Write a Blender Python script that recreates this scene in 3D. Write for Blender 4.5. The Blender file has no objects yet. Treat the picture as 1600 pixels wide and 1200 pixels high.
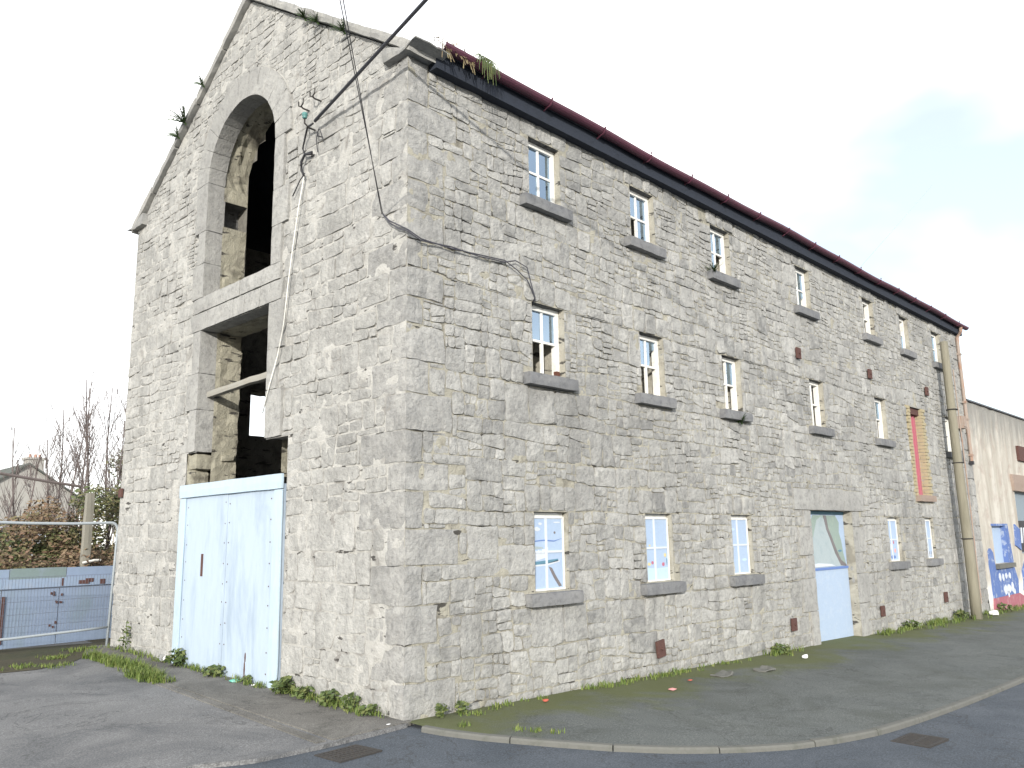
import bpy, bmesh, math, random
from mathutils import Vector, noise, Matrix
from mathutils.geometry import delaunay_2d_cdt, tessellate_polygon
R = math.radians
rng = random.Random(11)
SC = bpy.context.scene
COL = SC.collection

# ------------------------------------------------------------------ camera
CAM = Vector((-5.206, -6.551, 1.693))
YAW, PITCH, ROLL, FPX = 0.76971, 0.18431, -0.01731, 1293.3
def cam_axes():
    f = Vector((math.cos(YAW)*math.cos(PITCH), math.sin(YAW)*math.cos(PITCH), math.sin(PITCH)))
    r = Vector((math.sin(YAW), -math.cos(YAW), 0)); u = r.cross(f)
    c, s = math.cos(ROLL), math.sin(ROLL)
    return f, r*c+u*s, u*c-r*s
CF, CR, CU = cam_axes()
cam = bpy.data.objects.new('camera', bpy.data.cameras.new('camera'))
COL.objects.link(cam); SC.camera = cam
cam.matrix_world = Matrix(((CR.x, CU.x, -CF.x, CAM.x), (CR.y, CU.y, -CF.y, CAM.y), (CR.z, CU.z, -CF.z, CAM.z), (0, 0, 0, 1)))
cam.data.sensor_width = 36; cam.data.lens = FPX/1600*36; cam.data.clip_start = .05; cam.data.clip_end = 3000

# ------------------------------------------------------------------ light
SUN_AZ, SUN_EL = R(50), R(15)       # azimuth from -y towards -x
SUN_STRENGTH, SKY_STRENGTH, CLOUD = 2.9, 0.1, 11.5
SC.view_settings.view_transform = 'Standard'; SC.view_settings.look = 'None'
SC.view_settings.exposure = 0.74; SC.view_settings.gamma = 1; SC.view_settings.use_curve_mapping = False
S = Vector((-math.sin(SUN_AZ)*math.cos(SUN_EL), -math.cos(SUN_AZ)*math.cos(SUN_EL), math.sin(SUN_EL)))
sl = bpy.data.lights.new('sun', 'SUN'); sl.energy = SUN_STRENGTH; sl.angle = R(.9); sl.color = (1, .955, .88)
so = bpy.data.objects.new('sun', sl); COL.objects.link(so)
so.rotation_euler = S.to_track_quat('Z', 'Y').to_euler(); so.location = (-30, -25, 20)

def nd(nt, t, **kw):
    n = nt.nodes.new(t)
    for k, v in kw.items():
        if k in n.inputs: n.inputs[k].default_value = v
        else: setattr(n, k, v)
    return n
def ramp(nt, fac, stops, interp='LINEAR'):
    n = nt.nodes.new('ShaderNodeValToRGB'); n.color_ramp.interpolation = interp
    e = n.color_ramp.elements
    while len(e) < len(stops): e.new(.5)
    for i, (p, c) in enumerate(stops):
        e[i].position = p; e[i].color = (c, c, c, 1) if isinstance(c, (int, float)) else (*c, 1)
    if fac is not None: nt.links.new(fac, n.inputs[0])
    return n.outputs[0]
def mixc(nt, fac, a, b, mode='MIX'):
    n = nt.nodes.new('ShaderNodeMix'); n.data_type = 'RGBA'; n.blend_type = mode
    for s, v in ((n.inputs[0], fac), (n.inputs[6], a), (n.inputs[7], b)):
        if hasattr(v, 'node'): nt.links.new(v, s)
        elif isinstance(v, (int, float)): s.default_value = v
        else: s.default_value = (*v, 1)
    return n.outputs[2]
def math_(nt, op, a, b=None, clamp=False):
    n = nt.nodes.new('ShaderNodeMath'); n.operation = op; n.use_clamp = clamp
    for i, v in enumerate((a, b)):
        if v is None: continue
        if hasattr(v, 'node'): nt.links.new(v, n.inputs[i])
        else: n.inputs[i].default_value = v
    return n.outputs[0]

world = bpy.data.worlds.new('World'); SC.world = world; world.use_nodes = True
wt = world.node_tree; wt.nodes.clear()
sky = nd(wt, 'ShaderNodeTexSky', sky_type='NISHITA', sun_disc=False)
sky.sun_elevation = SUN_EL; sky.sun_rotation = math.pi + SUN_AZ; sky.air_density = 1.0; sky.dust_density = .6; sky.ozone_density = 1.5
tc = nd(wt, 'ShaderNodeTexCoord'); mp = nd(wt, 'ShaderNodeMapping')
mp.inputs['Scale'].default_value = (1, 1, 1.9); mp.inputs['Location'].default_value = (2.3, 6.6, 4.2)
wt.links.new(tc.outputs['Generated'], mp.inputs['Vector'])
cn = nd(wt, 'ShaderNodeTexNoise', Scale=1.25, Detail=5.0, Roughness=.5)
wt.links.new(mp.outputs[0], cn.inputs['Vector'])
cmask = ramp(wt, cn.outputs['Fac'], [(.38, 0), (.58, 1)])
cmask = math_(wt, 'ADD', math_(wt, 'MULTIPLY', cmask, .68), .32)
wc = mixc(wt, cmask, mixc(wt, 1.0, sky.outputs[0], (1.3, 1.3, 1.3), 'MULTIPLY'), (CLOUD, CLOUD*1.0, CLOUD*1.0))
bg = nd(wt, 'ShaderNodeBackground', Strength=SKY_STRENGTH); wt.links.new(wc, bg.inputs[0])
wo = nd(wt, 'ShaderNodeOutputWorld'); wt.links.new(bg.outputs[0], wo.inputs[0])

# ------------------------------------------------------------------ materials
def mat(name, build, rough=.9, spec=.3):
    m = bpy.data.materials.new(name); m.use_nodes = True
    nt = m.node_tree; b = nt.nodes['Principled BSDF']
    b.inputs['Roughness'].default_value = rough; b.inputs['Specular IOR Level'].default_value = spec
    g = nd(nt, 'ShaderNodeNewGeometry').outputs['Position']
    build(nt, b, g); return m
def tex(nt, vec, scale, detail=4, rough=.55, dist=0., stretch=None):
    if stretch:
        q = nd(nt, 'ShaderNodeMapping'); q.inputs['Scale'].default_value = stretch
        nt.links.new(vec, q.inputs['Vector']); vec = q.outputs[0]
    n = nd(nt, 'ShaderNodeTexNoise', Scale=scale, Detail=float(detail), Roughness=rough, Distortion=dist)
    nt.links.new(vec, n.inputs['Vector']); return n.outputs['Fac']
def bump(nt, b, h, dist=.01, strength=1.):
    n = nd(nt, 'ShaderNodeBump', Strength=strength, Distance=dist)
    nt.links.new(h, n.inputs['Height']); nt.links.new(n.outputs[0], b.inputs['Normal'])
def setc(nt, b, c):
    nt.links.new(c, b.inputs['Base Color'])
def attr(nt, name='tint'):
    a = nd(nt, 'ShaderNodeAttribute'); a.attribute_name = name; return a.outputs['Fac']

def stone_mat(name, dark, mid, light, lichen, k=1.0, low_stain=0.):
    def f(nt, b, P):
        t = attr(nt)
        base = ramp(nt, t, [(0, dark), (.45, mid), (1, light)])
        m1 = tex(nt, P, 5.5, 6, .62, .6)
        c = mixc(nt, ramp(nt, m1, [(.40, 0), (.72, .6)]), base, lichen)
        m2 = tex(nt, P, 14, 5, .6, .3)
        c = mixc(nt, ramp(nt, m2, [(.50, 0), (.70, .52)]), c, tuple(v*.6 for v in dark))
        big = tex(nt, P, .55, 4, .6, .4)
        c = mixc(nt, ramp(nt, big, [(.36, .36), (.54, 0)]), c, tuple(v*.64 for v in mid))
        st = tex(nt, P, 3.2, 3, .5, 0, (1, 1, .16))
        c = mixc(nt, ramp(nt, st, [(.54, 0), (.76, .45)]), c, tuple(v*.52 for v in mid))
        fine = tex(nt, P, 70, 4, .7)
        c = mixc(nt, .35, c, ramp(nt, fine, [(.3, .55), (.7, 1.0)]), 'MULTIPLY')
        setc(nt, b, c)
        h = math_(nt, 'ADD', math_(nt, 'MULTIPLY', tex(nt, P, 22, 5, .65), 1.), math_(nt, 'MULTIPLY', fine, .25))
        bump(nt, b, h, .028*k)
    return mat(name, f, .92, .2)
M = {}
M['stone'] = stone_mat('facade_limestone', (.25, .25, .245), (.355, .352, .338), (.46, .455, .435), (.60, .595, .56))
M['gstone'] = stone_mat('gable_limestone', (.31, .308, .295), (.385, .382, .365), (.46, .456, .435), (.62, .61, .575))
M['dressed'] = stone_mat('dressed_limestone', (.26, .258, .25), (.335, .332, .32), (.40, .397, .38), (.50, .495, .465), .6)
M['quoin'] = stone_mat('quoin_limestone', (.27, .27, .265), (.345, .342, .33), (.42, .416, .40), (.57, .562, .53), .9)
M['sill'] = stone_mat('sill_limestone', (.15, .155, .165), (.19, .195, .205), (.25, .25, .255), (.30, .30, .29), .25)
M['coping'] = stone_mat('coping_stone', (.24, .24, .24), (.32, .32, .31), (.40, .39, .37), (.45, .44, .40), .3)
def mortar_mat(name, a, b2, dk):
    def f(nt, b, P):
        n = tex(nt, P, 9, 6, .65, .5)
        c = mixc(nt, ramp(nt, n, [(.35, 0), (.65, 1)]), a, b2)
        n2 = tex(nt, P, 3.0, 5, .6, .5)
        c = mixc(nt, ramp(nt, n2, [(.52, 0), (.66, .85)]), c, dk)
        n3 = tex(nt, P, 3.4, 4, .6, .2, (1, 1, 3.6))
        c = mixc(nt, ramp(nt, n3, [(.60, 0), (.64, .9)]), c, (.05, .047, .045))  # near-black dashes paint in the shade of open bed joints
        setc(nt, b, c)
        bump(nt, b, tex(nt, P, 45, 5, .7), .02)
    return mat(name, f, .97, .1)
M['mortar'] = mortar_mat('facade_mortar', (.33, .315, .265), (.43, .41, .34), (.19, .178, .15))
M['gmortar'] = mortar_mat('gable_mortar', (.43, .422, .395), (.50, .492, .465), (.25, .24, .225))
M['reveal'] = mortar_mat('reveal_lime_plaster', (.36, .342, .29), (.43, .41, .35), (.24, .225, .19))
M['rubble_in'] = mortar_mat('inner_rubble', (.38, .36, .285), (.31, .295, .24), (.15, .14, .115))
M['soffit'] = mortar_mat('dark_soffit_recess', (.12, .12, .12), (.16, .16, .155), (.08, .08, .08))  # darker than the wall stone; also paints shade into the jamb recess
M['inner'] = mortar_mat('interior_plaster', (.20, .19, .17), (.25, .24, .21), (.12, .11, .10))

def paint(name, col, worn, amt=.5, scale=6, rough=.6, stretch=None, bmp=.004):
    def f(nt, b, P):
        n = tex(nt, P, scale, 6, .65, .4, stretch)
        c = mixc(nt, ramp(nt, n, [(.5, 0), (.5+.25/max(amt, .05)*.5, min(1, amt))]), col, worn)
        n3 = tex(nt, P, scale*5, 4, .6, 0, stretch)
        c = mixc(nt, .25, c, ramp(nt, n3, [(.3, .7), (.7, 1.)]), 'MULTIPLY')
        setc(nt, b, c); bump(nt, b, n3, bmp)
    return mat(name, f, rough, .35)
M['white_wood'] = paint('white_window_paint', (.78, .775, .74), (.45, .40, .32), .5, 9)
M['rot'] = paint('rotten_wood', (.12, .05, .035), (.06, .03, .02), .8, 20)
M['door_blue'] = paint('pale_blue_door_paint', (.41, .49, .58), (.29, .36, .45), .75, 3.4, .6, (1, 1, .22))
M['door_trim'] = paint('pale_blue_trim_paint', (.43, .53, .61), (.35, .43, .52), .5, 3.5, .6, (1, 1, .3))
M['board_blue'] = paint('sky_blue_board', (.36, .46, .61), (.43, .51, .62), .5, 5)
M['board_lblue'] = paint('light_blue_board', (.45, .58, .70), (.40, .52, .68), .5, 5)
M['board_low'] = paint('lower_door_blue', (.37, .46, .59), (.44, .51, .60), .6, 6)
M['paint_white'] = paint('white_brush_paint', (.58, .62, .67), (.48, .54, .62), .4, 8)
M['green_mural'] = paint('mural_green', (.26, .33, .30), (.34, .42, .34), .7, 5)
M['grey_mural'] = paint('mural_grey', (.36, .42, .44), (.28, .35, .38), .7, 5)
M['brown_paint'] = paint('mural_brown', (.17, .155, .16), (.26, .25, .27), .5, 9)
M['dark_teal'] = paint('mural_teal', (.10, .22, .30), (.2, .33, .42), .5, 9)
M['red_flower'] = paint('mural_red', (.45, .14, .20), (.4, .2, .3), .4, 9)
M['yellow_flower'] = paint('mural_yellow', (.6, .52, .28), (.5, .4, .25), .4, 9)
M['dark_blue'] = paint('mural_dark_blue', (.12, .2, .45), (.2, .3, .5), .4, 9)
M['pink'] = paint('pink_red_paint', (.42, .13, .17), (.34, .16, .17), .5, 8)
M['maroon'] = paint('maroon_gutter', (.10, .034, .055), (.07, .034, .045), .6, 7, .5)
M['rust'] = paint('rust', (.095, .048, .042), (.13, .07, .055), .7, 18, .95)
M['rusty_pipe'] = paint('rusty_pipe_paint', (.33, .27, .23), (.32, .16, .10), .8, 7, .8, (1, 1, .3))
M['fascia'] = paint('dark_eaves_board', (.026, .032, .046), (.02, .024, .032), .6, 7, .9)
M['old_wood'] = paint('weathered_timber', (.235, .22, .17), (.16, .15, .11), .7, 7, .95, (1, 1, .12), .01)
M['beam'] = paint('grey_beam', (.31, .30, .265), (.28, .25, .2), .6, 7, .95)
M['brown_wood'] = paint('brown_lintel', (.30, .235, .195), (.24, .18, .15), .6, 6, .9)
M['grey_shutter'] = paint('grey_shutter', (.22, .27, .31), (.17, .2, .24), .5, 6, .6)
M['black'] = paint('black_rubber', (.03, .03, .035), (.05, .05, .055), .5, 20, .6)
M['cable_grey'] = paint('dark_grey_cable', (.07, .07, .085), (.1, .1, .11), .5, 20, .6)
M['white_rope'] = paint('white_cord', (.78, .77, .72), (.6, .58, .52), .4, 20, .9)
M['slate'] = paint('roof_slate', (.10, .105, .12), (.15, .15, .16), .7, 8, .7)
M['hoard'] = paint('pale_blue_hoarding', (.26, .33, .455), (.22, .29, .32), .6, 2.2, .7, (1, 1, .5))
M['hoard_rail'] = paint('blue_hoarding_rail', (.28, .36, .49), (.33, .38, .46), .6, 5, .7)
M['hoard_green'] = paint('green_stained_board', (.20, .26, .26), (.24, .29, .36), .7, 4, .8)
M['concrete_post'] = paint('concrete_post', (.24, .23, .195), (.24, .22, .18), .6, 7, .95)
M['galv'] = paint('galvanised_tube', (.36, .40, .43), (.27, .30, .33), .5, 10, .45)
M['wire'] = paint('mesh_wire', (.14, .15, .19), (.10, .11, .14), .5, 10, .5)
M['iron'] = paint('cast_iron', (.045, .042, .04), (.08, .065, .05), .6, 25, .7)
M['litter_white'] = paint('white_paper', (.85, .85, .85), (.7, .7, .7), .3, 10)
M['litter_red'] = paint('red_scrap', (.5, .12, .08), (.4, .18, .12), .3, 10)
M['litter_pink'] = paint('pink_scrap', (.75, .35, .33), (.6, .3, .3), .3, 10)
M['litter_green'] = paint('green_wrapper', (.10, .42, .33), (.7, .8, .75), .7, 12)
M['insulator'] = paint('green_glass_insulator', (.10, .24, .23), (.16, .32, .30), .5, 10, .15)
M['house_wall'] = paint('grey_house_render', (.36, .35, .325), (.30, .29, .275), .7, .8, .95)
M['house_white'] = paint('white_house_wall', (.66, .70, .76), (.5, .54, .6), .5, 1, .9)
M['house_roof'] = paint('house_roof_tiles', (.085, .095, .085), (.13, .13, .11), .6, 1.5, .9)
M['chim_pot'] = paint('clay_pot', (.42, .25, .19), (.34, .2, .15), .5, 4, .9)
M['glass_dark'] = paint('dark_pane', (.05, .06, .08), (.08, .09, .11), .5, 4, .15)
M['brick'] = paint('yellow_brick', (.38, .33, .215), (.31, .265, .18), .8, 12, .95)
def blue_wall(nt, b, P):
    n = tex(nt, P, 5, 6, .65, .6)
    c = mixc(nt, ramp(nt, n, [(.54, 0), (.62, .8)]), (.10, .16, .36), (.32, .37, .46))
    setc(nt, b, c)
M['blue_wall'] = mat('worn_blue_wall_paint', blue_wall, .8)
M['plinth'] = paint('dusty_red_plinth', (.34, .12, .15), (.40, .26, .26), .7, 6, .9)
def render_wall(nt, b, P):
    st = tex(nt, P, 2.2, 5, .62, .3, (1, 1, .13))
    c = mixc(nt, ramp(nt, st, [(.36, 0), (.62, 1)]), (.38, .35, .30), (.54, .515, .46))
    n = tex(nt, P, 2.6, 5, .6, .4)
    c = mixc(nt, ramp(nt, n, [(.50, 0), (.68, .6)]), c, (.36, .29, .25))
    z = nd(nt, 'ShaderNodeSeparateXYZ'); nt.links.new(P, z.inputs[0])
    zz = math_(nt, 'ADD', z.outputs[2], math_(nt, 'MULTIPLY', tex(nt, P, 4, 4, .6, 0, (1, 1, .12)), 2.2))
    c = mixc(nt, ramp(nt, math_(nt, 'MULTIPLY', zz, .1), [(.50, 0), (.60, .75)]), c, (.20, .20, .19))
    n5 = tex(nt, P, 1.1, 3)
    lo = math_(nt, 'ADD', z.outputs[2], math_(nt, 'MULTIPLY', n5, 1.2))
    c = mixc(nt, ramp(nt, math_(nt, 'MULTIPLY', lo, .1), [(.06, .7), (.1, 0)]), c, (.74, .74, .72))
    setc(nt, b, c); bump(nt, b, tex(nt, P, 12, 5, .7), .02)
M['render'] = mat('flaking_render', render_wall, .95)

def asphalt(name, a, b2, patch, moss=0., scale=1.0):
    def f(nt, b, P):
        n = tex(nt, P, 1.1*scale, 6, .62, .5)
        c = mixc(nt, ramp(nt, n, [(.35, 0), (.65, 1)]), a, b2)
        n2 = tex(nt, P, .7*scale, 6, .66, .9)
        c = mixc(nt, ramp(nt, n2, [(.48, 0), (.66, .75)]), c, patch)
        g = tex(nt, P, 75, 3, .7)
        c = mixc(nt, .75, c, ramp(nt, g, [(.33, .5), (.52, .95), (.66, 1.6)]), 'MULTIPLY')
        v = nd(nt, 'ShaderNodeTexVoronoi', Scale=22.); nt.links.new(P, v.inputs['Vector'])
        sp = ramp(nt, v.outputs['Distance'], [(.05, 1), (.09, 0)])
        vr = nd(nt, 'ShaderNodeSeparateColor'); nt.links.new(v.outputs['Color'], vr.inputs[0])
        sp = math_(nt, 'MULTIPLY', sp, ramp(nt, vr.outputs[0], [(.82, 0), (.86, 1)]))
        c = mixc(nt, math_(nt, 'MULTIPLY', sp, .5), c, (.30, .29, .27))
        cr = math_(nt, 'ABSOLUTE', math_(nt, 'SUBTRACT', tex(nt, P, .8*scale, 5, .6, .8), .5))
        c = mixc(nt, ramp(nt, cr, [(.0, .55), (.007, 0)]), c, (.045, .046, .045))
        if moss:
            q = nd(nt, 'ShaderNodeSeparateXYZ'); nt.links.new(P, q.inputs[0])
            n4 = tex(nt, P, .9, 5, .65, .6)
            d = math_(nt, 'ADD', math_(nt, 'MULTIPLY', q.outputs[1], .28), n4)
            c = mixc(nt, ramp(nt, d, [(.17, 0), (.42, moss)]), c, (.105, .118, .035))
        setc(nt, b, c); bump(nt, b, g, .006)
    return mat(name, f, .9, .25)
M['road'] = asphalt('road_asphalt', (.080, .093, .110), (.105, .118, .136), (.065, .077, .092))
M['path'] = asphalt('footpath_asphalt', (.112, .122, .118), (.142, .152, .146), (.092, .10, .09), .75)
M['fore'] = asphalt('forecourt_asphalt', (.165, .166, .168), (.215, .215, .214), (.105, .109, .115))
M['apron'] = asphalt('apron_concrete', (.135, .13, .12), (.20, .193, .178), (.085, .083, .075))
M['kerb'] = paint('concrete_kerb', (.14, .14, .128), (.09, .095, .078), .6, 6, .95)
M['earth'] = asphalt('rough_earth', (.06, .055, .035), (.09, .08, .05), (.05, .06, .03))

def leaf(name, cols, rough=.6):
    def f(nt, b, P):
        t = attr(nt)
        setc(nt, b, ramp(nt, t, [(i/(len(cols)-1), c) for i, c in enumerate(cols)]))
    return mat(name, f, rough, .3)
M['grass'] = leaf('grass', [(.07, .11, .025), (.125, .18, .04), (.20, .22, .07)])
M['weed'] = leaf('weed', [(.045, .07, .022), (.085, .12, .035), (.13, .145, .05)])
M['bramble'] = leaf('bramble', [(.05, .075, .03), (.085, .11, .04), (.14, .13, .06), (.17, .105, .07), (.22, .175, .10)])
M['fern'] = leaf('fern', [(.03, .06, .02), (.06, .10, .03)])
M['straw'] = leaf('dry_stem', [(.16, .12, .07), (.26, .22, .12)])
M['bark'] = paint('twig_bark', (.16, .135, .13), (.11, .095, .09), .6, 9, .95)
M['moss'] = leaf('moss', [(.10, .10, .02), (.17, .16, .035)])
def glass(nt, b, P):
    out = [n for n in nt.nodes if n.type == 'OUTPUT_MATERIAL'][0]
    tr = nd(nt, 'ShaderNodeBsdfTransparent'); tr.inputs[0].default_value = (.80, .84, .84, 1)
    gl = nd(nt, 'ShaderNodeBsdfGlossy', Roughness=.02); gl.inputs[0].default_value = (.62, .80, 1, 1)  # blue gloss tint stands in for blue sky reflected in the panes
    fr = nd(nt, 'ShaderNodeFresnel', IOR=1.9)
    mx = nd(nt, 'ShaderNodeMixShader')
    nt.links.new(math_(nt, 'ADD', fr.outputs[0], .34, True), mx.inputs[0])
    nt.links.new(tr.outputs[0], mx.inputs[1]); nt.links.new(gl.outputs[0], mx.inputs[2]); nt.links.new(mx.outputs[0], out.inputs[0])
M['glass'] = mat('window_glass', glass)

# ------------------------------------------------------------------ mesh helpers
class MB:
    def __init__(s): s.v = []; s.f = []; s.t = []; s.m = []
    def add(s, vs, fs, tint=.5, mi=0):
        o = len(s.v); s.v.extend([tuple(v) for v in vs])
        for f in fs: s.f.append(tuple(i+o for i in f)); s.t.append(tint); s.m.append(mi)
    def box(s, x0, x1, y0, y1, z0, z1, tint=.5, mi=0):
        s.add([(x0,y0,z0),(x1,y0,z0),(x1,y1,z0),(x0,y1,z0),(x0,y0,z1),(x1,y0,z1),(x1,y1,z1),(x0,y1,z1)],
              [(3,2,1,0),(4,5,6,7),(0,1,5,4),(1,2,6,5),(2,3,7,6),(3,0,4,7)], tint, mi)
    def tube(s, pts, r, n=6, tint=.5, mi=0, cap=True):
        pts = [Vector(p) for p in pts]; rings = []
        up = Vector((0, 0, 1))
        for i, p in enumerate(pts):
            d = (pts[min(i+1, len(pts)-1)]-pts[max(i-1, 0)]).normalized()
            a = d.cross(up if abs(d.z) < .95 else Vector((1, 0, 0))).normalized(); b = d.cross(a)
            rr = r[i] if isinstance(r, (list, tuple)) else r
            rings.append([p+(a*math.cos(2*math.pi*k/n)+b*math.sin(2*math.pi*k/n))*rr for k in range(n)])
        vs = [v for q in rings for v in q]; fs = []
        for i in range(len(pts)-1):
            for k in range(n):
                fs.append((i*n+k, (i+1)*n+k, (i+1)*n+(k+1) % n, i*n+(k+1) % n))
        if cap: fs.append(tuple(range(n))); fs.append(tuple(range(len(vs)-1, len(vs)-n-1, -1)))
        s.add(vs, fs, tint, mi)
    def build(s, name, mats, parent=None, smooth=False, origin=None):
        me = bpy.data.meshes.new(name)
        og = Vector(origin) if origin is not None else None
        me.from_pydata([tuple(Vector(v)-og) for v in s.v] if og else s.v, [], s.f)
        if not isinstance(mats, (list, tuple)): mats = [mats]
        for m in mats: me.materials.append(m)
        if len(mats) > 1: me.polygons.foreach_set('material_index', s.m)
        a = me.attributes.new('tint', 'FLOAT', 'FACE'); a.data.foreach_set('value', s.t)
        if smooth: me.polygons.foreach_set('use_smooth', [True]*len(me.polygons))
        o = bpy.data.objects.new(name, me); COL.objects.link(o)
        if og: o.location = og
        if parent is not None:
            o.parent = parent
            o.matrix_parent_inverse = Matrix.Translation(-wloc(parent))
        return o
def wloc(o):
    if o.parent is None: return Vector(o.location)
    return Vector(o.location)      # children keep world coordinates through matrix_parent_inverse
def tag(o, label=None, cat=None, group=None, kind=None):
    if label: o['label'] = label
    if cat: o['category'] = cat
    if group: o['group'] = group
    if kind: o['kind'] = kind
    return o
def empty(name, loc, label, cat, group=None):
    o = bpy.data.objects.new(name, None); COL.objects.link(o); o.location = loc; o.empty_display_size = .2
    return tag(o, label, cat, group)
def G(x, y): return -.02*min(max(x, 0), 40) + .02*min(max(y, -7), 12)

def rough_block(mb, size, fn, step=.09, amp=.006, rnd=.014, tint=.5, seed=0., mi=0, nmax=9):
    """a hewn block: the surface of a box grid (0..1)^3 mapped through fn, edges worn, faces uneven"""
    n = [max(2, min(nmax, int(round(s/step)))) for s in size]
    idx = {}; vs = []; fs = []
    def vid(i, j, k):
        key = (i, j, k)
        if key not in idx:
            idx[key] = len(vs)
            t = [i/n[0], j/n[1], k/n[2]]
            edge = [c in (0, n[d]) for d, c in enumerate((i, j, k))]
            q = [0.5*size[d]-t[d]*size[d] for d in range(3)]
            if sum(edge) >= 2:
                w = rnd*(.6+1.2*abs(noise.noise(Vector((i*.9+seed, j*.9, k*.9)))))
                for d in range(3):
                    if edge[d]: t[d] += (1 if t[d] < .5 else -1)*w/size[d]*(.6 if sum(edge) == 2 else 1.)
            p = Vector(fn(*t))
            a = p*7+Vector((seed*3.1, seed, 0))
            p = p+Vector((noise.noise(a), noise.noise(a+Vector((9, 0, 0))), noise.noise(a+Vector((0, 9, 0)))))*amp*2
            vs.append(p)
        return idx[key]
    for d in range(3):
        a, b = (d+1) % 3, (d+2) % 3
        for side in (0, n[d]):
            for i in range(n[a]):
                for j in range(n[b]):
                    q = []
                    for di, dj in ((0, 0), (1, 0), (1, 1), (0, 1)):
                        c = [0, 0, 0]; c[d] = side; c[a] = i+di; c[b] = j+dj; q.append(vid(*c))
                    if side == 0: q.reverse()
                    fs.append(tuple(q))
    # orientation check
    c = sum((Vector(v) for v in vs), Vector())/len(vs)
    f = fs[0]; p = [Vector(vs[i]) for i in f]
    if (p[1]-p[0]).cross(p[2]-p[0]).dot(p[0]-c) < 0: fs = [tuple(reversed(q)) for q in fs]
    mb.add(vs, fs, tint, mi)
def block_box(mb, x0, x1, y0, y1, z0, z1, **kw):
    rough_block(mb, (x1-x0, y1-y0, z1-z0), lambda a, b, c: (x0+a*(x1-x0), y0+b*(y1-y0), z0+c*(z1-z0)), **kw)

# ------------------------------------------------------------------ ground
def sheet_grid(xs, ys, zf):
    vs = [(x, y, zf(x, y)) for y in ys for x in xs]; nx = len(xs)
    fs = [(j*nx+i, j*nx+i+1, (j+1)*nx+i+1, (j+1)*nx+i) for j in range(len(ys)-1) for i in range(nx-1)]
    return vs, fs
LIP = .036
mb = MB()
mb.add(*sheet_grid([-900, -60, 0, 40, 900], [-900, -60, -7, 12, 60, 1500], lambda x, y: G(x, y)-LIP-.05))
tag(mb.build('terrain', M['earth']), kind='structure')
mb = MB()
mb.add(*sheet_grid([-60, 0, 40, 80], [-30, -7, .6], lambda x, y: G(x, y)-LIP))
tag(mb.build('road', M['road']), kind='structure')

def smooth_poly(pts, per=.35):
    out = []
    P = [Vector((*p, 0)) for p in pts]
    for i in range(len(P)-1):
        p0, p1, p2, p3 = P[max(i-1, 0)], P[i], P[i+1], P[min(i+2, len(P)-1)]
        k = max(1, int((p2-p1).length/per))
        for j in range(k):
            t = j/k
            out.append(.5*((2*p1)+(p2-p0)*t+(2*p0-5*p1+4*p2-p3)*t*t+(3*p1-p0-3*p2+p3)*t**3))
    out.append(P[-1]); return out
KERB = smooth_poly([(.02, -.30), (.06, -.55), (.20, -.94), (.74, -1.93), (1.25, -2.50), (1.91, -2.93), (2.7, -3.17), (3.46, -3.27), (5.21, -3.34), (7.86, -3.36), (12, -3.38), (20, -3.4), (38, -3.42)], .3)
# footpath sheet between the kerb and the wall
top = [Vector((p.x, p.y, 0)) for p in KERB]
poly = top+[Vector((38, .3, 0)), Vector((.02, .3, 0))]
tri = tessellate_polygon([poly])
mb = MB(); mb.add([(p.x, p.y, G(p.x, p.y)) for p in poly], [t if (poly[t[1]]-poly[t[0]]).cross(poly[t[2]]-poly[t[0]]).z > 0 else t[::-1] for t in tri])
footpath = tag(mb.build('footpath', M['path']), kind='structure')
# kerb stones: one piece per 0.9 m
kerb = empty('kerb', (3, -3, G(3, -3)), 'low pale concrete kerb curving round the footpath corner', 'kerb')
kerb['kind'] = 'structure'
d = [0]
for a, b in zip(KERB, KERB[1:]): d.append(d[-1]+(b-a).length)
def kat(s):
    s = min(max(s, 0), d[-1]-1e-6)
    for i in range(len(KERB)-1):
        if d[i+1] >= s:
            t = (s-d[i])/(d[i+1]-d[i]); return KERB[i].lerp(KERB[i+1], t), (KERB[i+1]-KERB[i]).normalized()
s = 0.
while s < d[-1]-.3 and s < 34:
    L = .9+rng.uniform(-.04, .04); q = []
    e = min(s+L-.012, d[-1]); jz = rng.uniform(-.006, .006)
    for k in range(5):
        p, t = kat(s+(e-s)*k/4); nrm = Vector((t.y, -t.x, 0)); w = .065
        g = G(p.x, p.y)
        q.append([p+nrm*w+Vector((0, 0, g-LIP-.05)), p+nrm*(w-.004)+Vector((0, 0, g-.004+jz)), p+nrm*(w-.014)+Vector((0, 0, g+.012+jz)), p-nrm*.005+Vector((0, 0, g+.014+jz)), p-nrm*.005+Vector((0, 0, g-LIP-.05))])
    vs = [v for r_ in q for v in r_]; fs = []
    for k in range(4):
        for j in range(4): fs.append((k*5+j, k*5+j+1, (k+1)*5+j+1, (k+1)*5+j))
    fs += [(4, 3, 2, 1, 0), (20, 21, 22, 23, 24)]
    m_ = MB(); m_.add(vs, fs, rng.random())
    m_.build('kerb_stone', M['kerb'], kerb, origin=sum(vs, Vector())/len(vs)); s += L

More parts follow.
